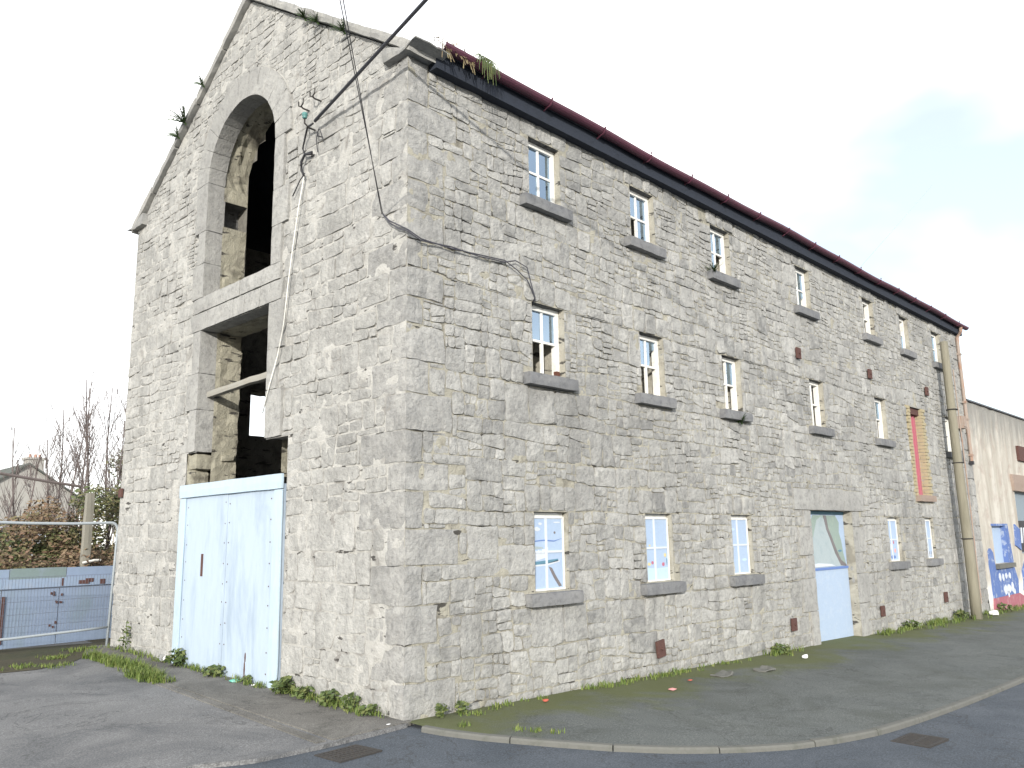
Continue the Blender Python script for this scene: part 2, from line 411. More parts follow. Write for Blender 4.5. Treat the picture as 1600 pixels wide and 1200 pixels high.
# forecourt (left), its apron along the gable and the edging pieces between them
edge = [(-30, -.35), (-9, -.30), (-5, .02), (-3.2, .10), (-2.04, .05), (-1.62, -.14), (-1.03, -.16), (-.5, -.13), (-.02, -.08)]
pl = [Vector((x, y, 0)) for x, y in edge]+[Vector((-.02, 12, 0)), Vector((-30, 12, 0))]
tri = tessellate_polygon([pl]); n = len(pl)
mb = MB(); vs = [(p.x, p.y, G(p.x, p.y)) for p in pl]+[(p.x, p.y, G(p.x, p.y)-LIP-.02) for p in pl]
mb.add(vs, [t if (pl[t[1]]-pl[t[0]]).cross(pl[t[2]]-pl[t[0]]).z > 0 else t[::-1] for t in tri]+[(i, n+i, n+i+1, i+1) for i in range(len(edge)-1)])
tag(mb.build('forecourt', M['fore']), kind='structure')
pl = [Vector(p) for p in [(-.86, -.10, 0), (-.4, -.08, 0), (0.05, -.05, 0), (0.05, 7.4, 0), (-.25, 7.5, 0), (-.62, 6.6, 0), (-.70, 5.2, 0), (-.74, 3.6, 0)]]
n = len(pl); tri = tessellate_polygon([pl])
mb = MB(); mb.add([(p.x, p.y, G(p.x, p.y)+.014) for p in pl]+[(p.x, p.y, G(p.x, p.y)-.03) for p in pl], [t if (pl[t[1]]-pl[t[0]]).cross(pl[t[2]]-pl[t[0]]).z > 0 else t[::-1] for t in tri]+[(i, n+i, n+(i+1) % n, (i+1) % n) for i in range(n)])
tag(mb.build('pavement_apron', M['apron']), kind='structure')
pl = [Vector(p) for p in [(-7, 6.1, 0), (-4, 5.7, 0), (-2.2, 5.85, 0), (-1.5, 5.75, 0), (-1.0, 6.0, 0), (-.62, 6.5, 0), (-.3, 7.3, 0), (.05, 7.5, 0), (.6, 8.4, 0), (-7, 8.4, 0)]]
tri = tessellate_polygon([pl])
mb = MB(); mb.add([(p.x, p.y, G(p.x, p.y)+.006) for p in pl], [t if (pl[t[1]]-pl[t[0]]).cross(pl[t[2]]-pl[t[0]]).z > 0 else t[::-1] for t in tri])
tag(mb.build('soil_verge', M['earth']), kind='structure')
edging = empty('edging', (-.85, 1.6, G(0, 1.6)), 'worn line of concrete edging let into the forecourt beside the apron', 'edging')
edging['kind'] = 'structure'
y = -.1
while y < 3.3:
    L = rng.uniform(.75, .95); xx = -.97+.05*y; m_ = MB()
    m_.box(xx-.045, xx+.055, y+.012, y+L-.012, G(-1, y)-.03, G(-1, y)+.010, rng.random()); m_.v = [(a+(.05*(b-y)), b, c+.02*(b-y)) for a, b, c in m_.v]
    m_.build('edging_stone', M['apron'], edging, origin=(xx, y+L/2, G(-1, y))); y += L

# ------------------------------------------------------------------ warehouse
LX, WY, T = 18.9, 7.29, .6
WH = empty('stone_warehouse', (LX/2, WY/2, 0), 'big grey limestone warehouse with an arched loading opening in its gable', 'building')
def rake(y): return 6.98+.68*min(max(y, 0), max(WY-y, 0))
WX_TOP = [(1.92, .59), (4.05, .59), (6.24, .59), (9.25, .59), (12.42, .58), (14.58, .54), (16.78, .62)]
WX_MID = [(1.92, .59), (4.13, .58), (6.35, .57), (9.47, .58), (12.58, .58), (17.10, .58)]
WX_GRD = [(1.88, .60), (4.07, .63), (6.32, .61), (12.65, .66), (14.88, .54)]
ROWS = [(WX_TOP, 5.86, 6.67, 5.70), (WX_MID, 3.63, 4.51, 3.47), (WX_GRD, 1.09, 1.99, .93)]
DOOR = (9.03, 10.84, -.35, 2.09)
PINK = (14.62, 15.38, 2.50, 4.52)
FHOLES = [(x, x+w, z0, z1) for row, z0, z1, zs in ROWS for x, w in row]+[DOOR, PINK]

def lines(a, b, step, cuts):
    c = sorted(set([a, b]+[v for v in cuts if a < v < b])); out = []
    for p, q in zip(c, c[1:]):
        k = max(1, int(round((q-p)/step)))
        out += [p+(q-p)*i/k for i in range(k)]
    return out+[b]
def on_edge(u, v, holes):
    return any((abs(u-h[0]) < 1e-6 or abs(u-h[1]) < 1e-6) and h[2]-1e-6 <= v <= h[3]+1e-6 or (abs(v-h[2]) < 1e-6 or abs(v-h[3]) < 1e-6) and h[0]-1e-6 <= u <= h[1]+1e-6 for h in holes)
def core(mb, P, u0, u1, v0, v1, step, holes, amp, mi=0, drop=None, clampv=None, base=.0):
    us = lines(u0, u1, step, [h[i] for h in holes for i in (0, 1)]); vs_ = lines(v0, v1, step, [h[i] for h in holes for i in (2, 3)])
    nu = len(us); vs = []
    for v in vs_:
        for u in us:
            vv = min(v, clampv(u)) if clampv else v
            p = P(u, vv, 0); q = Vector(p)
            a = noise.noise(q*3.3)*.6+noise.noise(q*11)*.5
            h = -base if on_edge(u, v, holes) else -base+amp*(a-.2)-(.05*max(0, noise.noise(q*1.9+Vector((3, 3, 3)))-.12) if amp else 0)
            vs.append(P(u, vv, h))
    fs = []
    for j in range(len(vs_)-1):
        for i in range(nu-1):
            cu, cv = (us[i]+us[i+1])/2, (vs_[j]+vs_[j+1])/2
            if any(h[0] < cu < h[1] and h[2] < cv < h[3] for h in holes): continue
            if drop and drop(cu, cv): continue
            if clampv and vs_[j] >= clampv(us[i])-1e-6 and vs_[j] >= clampv(us[i+1])-1e-6: continue
            fs.append((j*nu+i, j*nu+i+1, (j+1)*nu+i+1, (j+1)*nu+i))
    mb.add(vs, fs, .5, mi)
def reveal(mb, P, h, depth, mi=1, rough=.012, front=.0, sides='lrtb'):
    """rough plastered inner faces of an opening, from the wall face inwards"""
    u0, u1, v0, v1 = h
    segs = {'l': ((u0, v0), (u0, v1)), 't': ((u0, v1), (u1, v1)), 'r': ((u1, v1), (u1, v0)), 'b': ((u1, v0), (u0, v0))}
    for k in sides:
        (a, b), (c, e) = segs[k]
        L = math.hypot(c-a, e-b); nl = max(2, int(L/.09)); ndp = max(2, int(depth/.09)); vs = []
        for i in range(nl+1):
            for j in range(ndp+1):
                t = i/nl; dp = front+(depth-front)*j/ndp
                p = Vector(P(a+(c-a)*t, b+(e-b)*t, -dp)); r_ = rough if 0 < j and 0 < i < nl else 0
                vs.append(p+Vector((noise.noise(p*6), noise.noise(p*6+Vector((5, 5, 5))), noise.noise(p*6+Vector((9, 1, 5)))))*r_*1.6)
        fs = [(i*(ndp+1)+j, i*(ndp+1)+j+1, (i+1)*(ndp+1)+j+1, (i+1)*(ndp+1)+j) for i in range(nl) for j in range(ndp)]
        mb.add(vs, fs, .5, mi)
def PF(u, v, h): return Vector((u, -h, v))          # street front: u = x
def PG(u, v, h): return Vector((-h, -u, v))         # gable: u = -y
# front wall
mb = MB()
core(mb, PF, 0, LX, -.6, 6.95, .075, FHOLES, .022, 0, base=.001)
for h in FHOLES:
    reveal(mb, PF, h, T, 1, .012, front=.002, sides='lrb'); reveal(mb, PF, h, T, 3, .016, front=.002, sides='t')
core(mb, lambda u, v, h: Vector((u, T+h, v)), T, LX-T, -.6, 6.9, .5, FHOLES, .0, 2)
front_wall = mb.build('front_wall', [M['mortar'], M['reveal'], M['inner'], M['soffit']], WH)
# gable wall
OY0, OY1, OC, OZ, OR = 2.76, 4.66, 3.71, 6.96, .95
GH = [(-4.95, -2.24, -.35, 2.95), (-OY1, -OY0, 2.95, 4.70), (-OY1, -OY0, 5.20, OZ)]
def in_ring(u, v, r): return v >= OZ-1e-6 and math.hypot(u+OC, v-OZ) < r
mb = MB()
core(mb, PG, -WY, 0, -.6, 9.6, .075, GH, .022, 0, drop=lambda u, v: in_ring(u, v, OR+.2), clampv=lambda u: rake(-u), base=-.002)
reveal(mb, PG, GH[0], T, 1, .022, front=.01, sides='lr')
reveal(mb, PG, (-OY1, -OY0, 2.5, 4.70), T, 1, .02, front=.22, sides='ltr')
reveal(mb, PG, (-OY1, -OY0, 5.20, OZ), T, 1, .02, front=.22, sides='rb')
reveal(mb, PG, (-OY1, -OY0, 5.20, 6.34), T, 1, .02, front=.22, sides='l'); reveal(mb, PG, (-OY1, -OY0, 6.74, OZ), T, 1, .02, front=.22, sides='l')
reveal(mb, PG, (-OY1-.28, -OY1, 6.34, 6.74), T, 3, .02, front=.24, sides='ltb')  # recess walls coloured dark so the hole looks deep in shade
mb.add([(.24, OY1, 6.34), (.24, OY1+.28, 6.34), (.24, OY1+.28, 6.74), (.24, OY1, 6.74)], [(0, 1, 2, 3)], .5, 3)
na, nj = 22, 6; vs = []
for i in range(na+1):
    a = math.pi*i/na
    for j in range(nj):
        dp = .22+(T-.22)*j/(nj-1); rr = OR+.02+(0 if j == 0 else .05*(noise.noise(Vector((i*.8, j*.9, 3)))+.3)); vs.append(PG(-OC+rr*math.cos(a), OZ+rr*math.sin(a), -dp))
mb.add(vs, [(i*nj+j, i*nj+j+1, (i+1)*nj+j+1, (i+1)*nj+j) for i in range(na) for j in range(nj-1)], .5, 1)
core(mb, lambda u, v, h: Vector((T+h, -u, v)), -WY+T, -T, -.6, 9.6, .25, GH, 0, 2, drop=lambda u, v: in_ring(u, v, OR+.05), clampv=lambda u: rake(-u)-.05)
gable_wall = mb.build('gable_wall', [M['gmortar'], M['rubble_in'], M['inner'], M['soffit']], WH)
# rear and far end walls with the openings that show through
RH = [(1.87, 2.75, 3.53, 4.36)]
mb = MB()
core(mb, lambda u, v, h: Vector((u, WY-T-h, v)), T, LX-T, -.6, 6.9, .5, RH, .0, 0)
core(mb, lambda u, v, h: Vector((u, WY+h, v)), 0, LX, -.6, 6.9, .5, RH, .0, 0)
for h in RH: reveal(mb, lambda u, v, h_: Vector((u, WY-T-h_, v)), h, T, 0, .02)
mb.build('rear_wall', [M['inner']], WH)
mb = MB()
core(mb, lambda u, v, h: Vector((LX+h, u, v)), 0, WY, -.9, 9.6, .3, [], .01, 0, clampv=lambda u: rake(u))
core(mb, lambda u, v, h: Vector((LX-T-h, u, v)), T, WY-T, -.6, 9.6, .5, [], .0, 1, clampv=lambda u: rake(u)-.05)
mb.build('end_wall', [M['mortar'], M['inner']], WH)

# ---- stones -------------------------------------------------------
def clip(poly, n, c):
    """keep the part of poly with n.p <= c"""
    out = []
    for i in range(len(poly)):
        p, q = poly[i], poly[(i+1) % len(poly)]
        dp, dq = n[0]*p[0]+n[1]*p[1]-c, n[0]*q[0]+n[1]*q[1]-c
        if dp <= 0: out.append(p)
        if dp*dq < 0:
            t = dp/(dp-dq); out.append((p[0]+(q[0]-p[0])*t, p[1]+(q[1]-p[1])*t))
    return out
def area(p): return .5*abs(sum(p[i][0]*p[(i+1) % len(p)][1]-p[(i+1) % len(p)][0]*p[i][1] for i in range(len(p))))
def bbox(p):
    xs = [a for a, b in p]; ys = [b for a, b in p]; return min(xs), max(xs), min(ys), max(ys)
def split(poly, amax, ratio, rnd, out):
    x0, x1, y0, y1 = bbox(poly); w, h = x1-x0, y1-y0; A = area(poly)
    lim = amax(x0, y0)*math.exp(rnd.gauss(0, .85))
    if A < lim and w < h*3.4 and h < w*2.0 or A < .006:
        out.append(poly); return
    t = rnd.uniform(.34, .66); ang = rnd.gauss(0, .10)
    if w > h*ratio:      # upright cut
        n = (math.cos(ang), math.sin(ang)); c = n[0]*(x0+w*t)+n[1]*(y0+y1)/2
    else:
        n = (math.sin(ang*.8), math.cos(ang*.8)); c = n[0]*(x0+x1)/2+n[1]*(y0+h*t)
    a = clip(poly, n, c); b = clip(poly, (-n[0], -n[1]), -c)
    for q in (a, b):
        if len(q) > 2 and area(q) > .0008: split(q, amax, ratio, rnd, out)
def warp(u, v, a1, a2):
    p = Vector((u*1.1, v*1.1, 4.4)); q = Vector((u*4.5, v*4.5, 9.1))
    return (u+noise.noise(p)*a1*1.3+noise.noise(q)*a2*1.4, v+noise.noise(p+Vector((31, 7, 0)))*a1+noise.noise(q+Vector((13, 5, 0)))*a2)
def bands(z0, z1, lo, hi, rnd):
    zs = [z0]
    while zs[-1] < z1-lo*.7: zs.append(min(z1, zs[-1]+rnd.uniform(lo, hi)))
    if z1-zs[-1] > 1e-3: zs.append(z1)
    return zs
def layout(u0, u1, zs, amax, ratio, rnd, a1, a2, rects, push=None, wmax=2.2):
    res = []
    for b0, b1 in zip(zs, zs[1:]):
        u = u0
        while u < u1-.02:
            w = min(rnd.uniform(.5, wmax), u1-u)
            if u1-u-w < .25: w = u1-u
            out = []; split([(u, b0), (u+w, b0), (u+w, b1), (u, b1)], amax, ratio, rnd, out)
            u += w; res += out
    fin = []
    for p in res:
        q = []
        for i in range(len(p)):
            a, b = p[i], p[(i+1) % len(p)]; L = math.hypot(b[0]-a[0], b[1]-a[1]); k = 2 if L > .14 else 1
            for j in range(k): q.append((a[0]+(b[0]-a[0])*j/k, a[1]+(b[1]-a[1])*j/k))
        q = [warp(x, y, a1, a2) for x, y in q]
        for (r0, r1, r2, r3) in rects:
            x0, x1, y0, y1 = bbox(q)
            if x1 <= r0 or x0 >= r1 or y1 <= r2 or y0 >= r3: continue
            best = max((clip(q, n, c) for n, c in (((1, 0), r0), ((-1, 0), -r1), ((0, 1), r2), ((0, -1), -r3))), key=lambda s_: area(s_) if len(s_) > 2 else 0)
            q = best
            if len(q) < 3: break
        if len(q) < 3: continue
        if push: q = push(q)
        if q and len(q) > 2 and area(q) > .0022: fin.append(q)
    return fin
def stone_mesh(mb, poly, P, gap, hmin, hmax, rnd, step=.075, back=.05):
    x0, x1, y0, y1 = bbox(poly); w, h = x1-x0, y1-y0
    cx = sum(a for a, b in poly)/len(poly); cy = sum(b for a, b in poly)/len(poly)
    sx, sy = max(.55, 1-gap/w), max(.55, 1-gap/h)
    pts = [(cx+(a-cx)*sx, cy+(b-cy)*sy) for a, b in poly]
    # worn corners
    q = []
    for i in range(len(pts)):
        a, b, c = pts[i-1], pts[i], pts[(i+1) % len(pts)]
        r_ = rnd.uniform(.10, .24)
        d1 = math.hypot(a[0]-b[0], a[1]-b[1]); d2 = math.hypot(c[0]-b[0], c[1]-b[1])
        if d1 < .02 or d2 < .02: q.append(b); continue
        r1, r2 = min(r_, .035/d1), min(r_, .035/d2)
        q.append((b[0]+(a[0]-b[0])*r1, b[1]+(a[1]-b[1])*r1)); q.append((b[0]+(c[0]-b[0])*r2, b[1]+(c[1]-b[1])*r2))
    j = min(w, h)*.035
    q = [(a+rnd.uniform(-j, j), b+rnd.uniform(-j, j)) for a, b in q]
    if area(q) < .0012: return
    # drop too-close points
    pts = [q[0]]
    for p in q[1:]:
        if math.hypot(p[0]-pts[-1][0], p[1]-pts[-1][1]) > .008: pts.append(p)
    if len(pts) < 3: return
    n = len(pts); sgn = sum(pts[i][0]*pts[(i+1) % n][1]-pts[(i+1) % n][0]*pts[i][1] for i in range(n))
    if sgn < 0: pts.reverse()
    inner = []
    nx, ny = max(1, int(w/step)), max(1, int(h/step))
    for i in range(nx):
        for k in range(ny):
            a = x0+w*(i+.5+rnd.uniform(-.32, .32))/nx; b = y0+h*(k+.5+rnd.uniform(-.32, .32))/ny
            a, b = cx+(a-cx)*.86, cy+(b-cy)*.86; inner.append((a, b))
    V = [Vector(p) for p in pts]+[Vector(p) for p in inner]
    E = [(i, (i+1) % n) for i in range(n)]
    try: ov, oe, of, *_ = delaunay_2d_cdt(V, E, [], 1, 1e-5)
    except Exception: return
    H = rnd.uniform(hmin, hmax)*(1 if area(pts) > .03 else .8); tx, ty = rnd.gauss(0, .045), rnd.gauss(0, .05); sd = rnd.uniform(0, 50)
    no = len(ov); hs = []
    on = {}
    for f in of:
        for a, b in zip(f, f[1:]+f[:1]): on[(a, b)] = on.get((a, b), 0)+1
    bd = [(a, b) for (a, b) in on if (b, a) not in on]; bset = set(a for a, b in bd)
    vs = []
    for i, p in enumerate(ov):
        hn = noise.noise(Vector((p.x*6, p.y*6, sd)))*.012+noise.noise(Vector((p.x*17, p.y*17, sd)))*.007
        hh = H+(p.x-cx)*tx+(p.y-cy)*ty+hn
        if i in bset: hh = hh*rnd.uniform(.35, .8)-.002
        vs.append(P(p.x, p.y, max(hh, .001)))
    base = {}
    fs = [tuple(f) for f in of]
    for a, b in bd:
        for k in (a, b):
            if k not in base:
                p = ov[k]; base[k] = len(vs); vs.append(P(cx+(p.x-cx)*1.015, cy+(p.y-cy)*1.015, -back))
        fs.append((b, a, base[a], base[b]))
    tint = min(1, max(0, rnd.gauss(.5, .22)))
    mb.add(vs, fs, tint)

rf = random.Random(5)
Q = []                                            # corner quoins: levels and lengths
zs = [-.6, -.02]
while zs[-1] < 6.6: zs.append(zs[-1]+rf.uniform(.28, .39))
zs[-1] = 6.94
FQ, GQ = [], []
for i, (a, b) in enumerate(zip(zs, zs[1:])):
    lf = rf.uniform(.42, .72) if i % 2 else rf.uniform(.20, .32); lg = rf.uniform(.22, .34) if i % 2 else rf.uniform(.5, .8)
    Q.append((a, b, lf, lg)); FQ.append((-.2, lf, a, b)); GQ.append((-lg, .2, a, b))
SILLS = [(x-.17+.0, x+w+.13, zsill, z0) for row, z0, z1, zsill in ROWS for x, w in row]
DJ = []                                           # dressed blocks round the street door
zz = [-.35, .38, .93, 1.32, 1.80, 2.09]
for i, (a, b) in enumerate(zip(zz, zz[1:])):
    k = i % 2
    DJ.append((DOOR[0]-(.28 if k == 0 else .52 if b < 2 else .40), DOOR[0]-.002, a, b)); DJ.append((DOOR[1]+.002, DOOR[1]+(.30 if k == 0 else .50), a, b))
DJ += [(8.42, 9.45, 2.095, 2.47), (9.455, 10.5, 2.095, 2.50), (10.505, 11.42, 2.095, 2.48)]
BRK = (PINK[0]-.22, PINK[1]+.25, PINK[2]-.16, PINK[3])
HEADS = []                                        # upright stones of the flat window heads
for row, z0, z1, zsill in ROWS:
    for x, w in row:
        hh = .30 if z1 < 6 else .24; k = rf.choice((3, 3, 4)); a = x-.14; c = x+w+.14
        xs = [a]+[a+(c-a)*(i+rf.uniform(-.15, .15))/k for i in range(1, k)]+[c]
        HEADS += [(xs[i], xs[i+1], z1+.004, z1+hh+rf.uniform(-.03, .02)) for i in range(k)]
rectsF = [tuple(h) for h in FHOLES]+SILLS+FQ+DJ+[BRK]+HEADS
zb = bands(-.5, .93, .30, .56, rf)[:-1]+bands(.93, 1.99, .3, .6, rf)[:-1]+bands(1.99, 3.47, .3, .6, rf)[:-1]+bands(3.47, 4.51, .28, .6, rf)[:-1]+bands(4.51, 5.70, .3, .62, rf)[:-1]+bands(5.7, 6.95, .3, .6, rf)
def amaxF(u, v):
    a = .028+.045*max(0, noise.noise(Vector((u*.5, v*.8, 2))))*2
    if u < 2.2: a += .03*(1-u/2.2)
    if 6.4 < u < 8 and v < 3.4: a *= .55
    if v < 3.3: a *= 1.35
    return a
FP = layout(0, LX, zb, amaxF, 1.45, rf, .035, .014, rectsF)
rectsG0 = [(-4.95, -2.24, -.6, 2.95), (-OY1-.30, -OY0+.30, 2.95, 4.70), (-4.97, -2.5, 4.70, 5.2), (-OY1-.3, -OY0+.3, 5.2, OZ)]
JB = []                                           # dressed jambs of the loading opening
for zlist, sgn0 in (([2.96, 3.56, 4.08, 4.70], 0), ([5.20, 5.72, 6.22, OZ], 1)):
    for i, (a, b) in enumerate(zip(zlist, zlist[1:])):
        wide = (i+sgn0) % 2 == 0
        JB.append((-OY0-.002, -OY0+(.38 if wide else .24), a, b)); JB.append((-OY1-(.36 if not wide else .23), -OY1+.002, a, b))
ROUT = OR+.40
def pushG(q):
    cx = sum(a for a, b in q)/len(q); cy = sum(b for a, b in q)/len(q)
    if cy > OZ-.1 and math.hypot(cx+OC, cy-OZ) < ROUT-.03: return None
    o = []
    for a, b in q:
        if b > OZ:
            r_ = math.hypot(a+OC, b-OZ)
            if r_ < ROUT+.01: a, b = -OC+(a+OC)*(ROUT+.01)/r_, OZ+(b-OZ)*(ROUT+.01)/r_
        o.append((a, b))
    n1 = (-.562, .827)                            # clip under both rakes
    o = clip(o, (.68, 1), 0+6.98-.01+0) if False else o
    L = clip(o, (.68, 1), 6.97); L = clip(L, (-.68, 1), 6.97+.68*WY) if len(L) > 2 else L
    return L
rg = random.Random(8)
zb = bands(-.5, 2.5, .30, .42, rg)[:-1]+bands(2.5, 4.7, .28, .40, rg)[:-1]+bands(4.7, 7, .26, .40, rg)[:-1]+bands(7, 9.5, .22, .36, rg)
def amaxG(u, v):
    a = .13 if v < 5 else .10 if v < 6.8 else .042
    if u < -4.9: a *= .6
    return a*(1+.5*noise.noise(Vector((u*.6, v*.8, 6))))
rectsG = rectsG0[:1]+JB+[(-4.97, -2.46, 4.70, 5.2)]+[(-OY1, -OY0, 2.9, OZ)]+GQ
# clip: u in [-WY,0]; the right rake is 6.98 - .68*u  (u negative on the left)
def pushG2(q):
    r_ = pushG_ring(q)
    if not r_: return None
    r_ = clip(r_, (.68, 1), 6.97)                 # v <= 6.97 - .68 u   (right slope)
    if len(r_) > 2: r_ = clip(r_, (-.68, 1), 6.97+.68*WY)
    return r_ if len(r_) > 2 else None
def pushG_ring(q):
    cx = sum(a for a, b in q)/len(q); cy = sum(b for a, b in q)/len(q)
    if cy > OZ-.1 and math.hypot(cx+OC, cy-OZ) < ROUT-.03: return None
    o = []
    for a, b in q:
        if b > OZ:
            r_ = math.hypot(a+OC, b-OZ)
            if r_ < ROUT+.01: a, b = -OC+(a+OC)*(ROUT+.01)/r_, OZ+(b-OZ)*(ROUT+.01)/r_
        o.append((a, b))
    return o
GP = layout(-WY, 0, zb, amaxG, 1.8, rg, .022, .012, rectsG, pushG2, 2.6)
# the stones that show largest get an object each, the rest are joined
def shown(p, P, N):
    cx = sum(a for a, b in p)/len(p); cy = sum(b for a, b in p)/len(p); q = Vector(P(cx, cy, 0)); v = CAM-q
    return area(p)*abs(v.normalized().dot(N))/v.length_squared
ALL = [(shown(p, PF, Vector((0, -1, 0))), p, PF, 'f') for p in FP]+[(shown(p, PG, Vector((-1, 0, 0))), p, PG, 'g') for p in GP]
ALL.sort(key=lambda s_: -s_[0])
restF, restG = MB(), MB(); rs = random.Random(21)
for i, (a, p, P, k) in enumerate(ALL):
    single = i < 300
    m_ = MB() if single else (restF if k == 'f' else restG)
    cx = sum(a for a, b in p)/len(p); far = k == 'f' and cx > 9
    if k == 'f': stone_mesh(m_, p, P, rs.uniform(.008, .022), .000, .017, rs, .075 if not far else .11)
    else: stone_mesh(m_, p, P, rs.uniform(.012, .034), -.002, .009, rs, .08)
    if single and m_.v:
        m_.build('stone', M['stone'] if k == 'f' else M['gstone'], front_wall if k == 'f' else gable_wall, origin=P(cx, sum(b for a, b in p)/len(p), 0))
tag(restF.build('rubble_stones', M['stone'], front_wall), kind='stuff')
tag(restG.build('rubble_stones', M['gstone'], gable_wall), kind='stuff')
for (x0, x1, z0, z1) in HEADS:
    m_ = MB(); jj = lambda: rs.uniform(-.01, .01)
    stone_mesh(m_, [(x0+jj(), z0+.003), (x1+jj(), z0+.003), (x1+jj()+.01, z1+jj()), (x0+jj()-.01, z1+jj())], PF, .014, .012, .028, rs, .09)
    if m_.v: m_.build('head_stone', M['stone'], front_wall, origin=PF((x0+x1)/2, (z0+z1)/2, 0))
# corner quoins: blocks that turn the corner
for i, (a, b, lf, lg) in enumerate(Q):
    m_ = MB(); pr = rs.uniform(.003, .011)
    block_box(m_, -pr, lf-.01, -pr, lg-.012, a+.003, b-.003, step=.07, amp=.009, rnd=.009, tint=rs.uniform(.2, .7), seed=i*1.7)
    m_.build('quoin', M['quoin'], gable_wall, origin=(0, 0, (a+b)/2))
for x in (LX,):
    z = -.5
    while z < 6.8:
        h_ = rs.uniform(.34, .46); L = rs.choice((.34, .6)); m_ = MB()
        block_box(m_, x-L, x+.02, -.035, .5, z+.006, min(z+h_, 6.93)-.006, step=.16, amp=.008, tint=rs.uniform(.3, .8), seed=z)
        m_.build('quoin', M['quoin'], front_wall, origin=(x, 0, z)); z += h_
# dressed stones
for i, (x0, x1, z0, z1) in enumerate(DJ):
    m_ = MB(); block_box(m_, x0+.002, x1-.002, -.03, .16, z0+.002, z1-.002, step=.14, amp=.004, rnd=.006, tint=rs.uniform(.55, .8), seed=i*2.2)
    m_.build('door_surround_stone', M['dressed'], front_wall, origin=((x0+x1)/2, 0, (z0+z1)/2))
for i, (u0, u1, z0, z1) in enumerate(JB):
    m_ = MB(); block_box(m_, -.036, .24, -u1+.003, -u0-.003, z0+.0015, z1-.0015, step=.12, amp=.003, rnd=.004, tint=rs.uniform(.55, .75), seed=i*2.9)
    m_.build('jamb_stone', M['dressed'], gable_wall, origin=(0, -(u0+u1)/2, (z0+z1)/2))
nv = 13
for i in range(nv):
    a0, a1 = math.pi*i/nv+.001, math.pi*(i+1)/nv-.001; rr = ROUT+rs.uniform(-.02, .01)
    m_ = MB()
    rough_block(m_, (.27, .5, .28), lambda a, b, c: (-.036+a*.27, OC+(OR+b*(rr-OR))*math.cos(a0+(a1-a0)*c), OZ+.003+(OR+b*(rr-OR))*math.sin(a0+(a1-a0)*c)), step=.12, amp=.003, rnd=.004, tint=rs.uniform(.55, .75), seed=i*1.3)
    m_.build('arch_stone', M['dressed'], gable_wall, origin=(0, OC, OZ))
lx = [2.48, 3.02, 3.42, 3.72, 4.05, 4.45, 4.95]
for i, (a, b) in enumerate(zip(lx, lx[1:])):
    m_ = MB(); sk = lambda y, z: (y-3.72)*.22*(z-4.7)
    rough_block(m_, (.27, b-a, .25), lambda p, q, r_: (-.036+p*.3, a+.001+q*(b-a-.002)+sk(a+q*(b-a), 4.7+.25*r_), 4.705+.26*r_), step=.12, amp=.003, rnd=.004, tint=rs.uniform(.55, .75), seed=i*3.3)
    m_.build('lintel_stone', M['dressed'], gable_wall, origin=(0, (a+b)/2, 4.8))
for i, (a, b) in enumerate(((2.5, 3.55), (3.555, 4.93))):
    m_ = MB(); block_box(m_, -.044, .5, a, b, 4.972, 5.20, step=.12, amp=.005, rnd=.012, tint=.75, seed=i*4.4)
    m_.build('sill_stone', M['dressed'], gable_wall, origin=(0, (a+b)/2, 5.1))
# broken masonry left under the jamb, above the boarded doorway
for i, (y0, y1, z0, z1, x0, x1) in enumerate([(4.70, 4.955, 2.72, 2.945, .02, .30), (4.80, 4.955, 2.48, 2.72, .0, .28), (4.67, 4.955, 2.74, 2.945, .31, .58), (4.74, 4.955, 2.46, 2.73, .30, .58), (4.60, 4.68, 2.84, 2.945, .34, .56), (2.23, 2.40, 2.46, 2.95, .16, .58)]):
    m_ = MB(); block_box(m_, x0, x1, y0, y1, z0, z1, step=.06, amp=.012, rnd=.02, tint=.8, seed=i*5.1)
    m_.build('broken_stone', M['rubble_in'], gable_wall, origin=(x0, y0, z0))
# rubble of the deep inner jamb
def PJ(u, v, h): return Vector((u, OY1-h+.02, v))
rj = random.Random(31); m_ = MB()
for z0, z1 in ((2.95, 4.68), (5.22, 6.33)):
    for p in layout(.25, .62, bands(z0, z1, .12, .22, rj), lambda a, b: .03, 1.2, rj, .012, .008, []): stone_mesh(m_, p, PJ, .03, .0, .035, rj, .07)
tag(m_.build('inner_rubble_stones', M['rubble_in'], gable_wall), kind='stuff')
# putlog dashes: shade of open joints is painted into the mortar colour

# ---- sills ---------------------------------------------------------
for n_, (x0, x1, z0, z1) in enumerate(SILLS):
    m_ = MB(); block_box(m_, x0, x1, -.105, .14, z0, z1-.012, step=.12, amp=.003, rnd=.007, tint=rs.uniform(.2, .8), seed=n_*1.9)
    m_.build('window_sill', M['sill'], front_wall, origin=((x0+x1)/2, 0, z0))

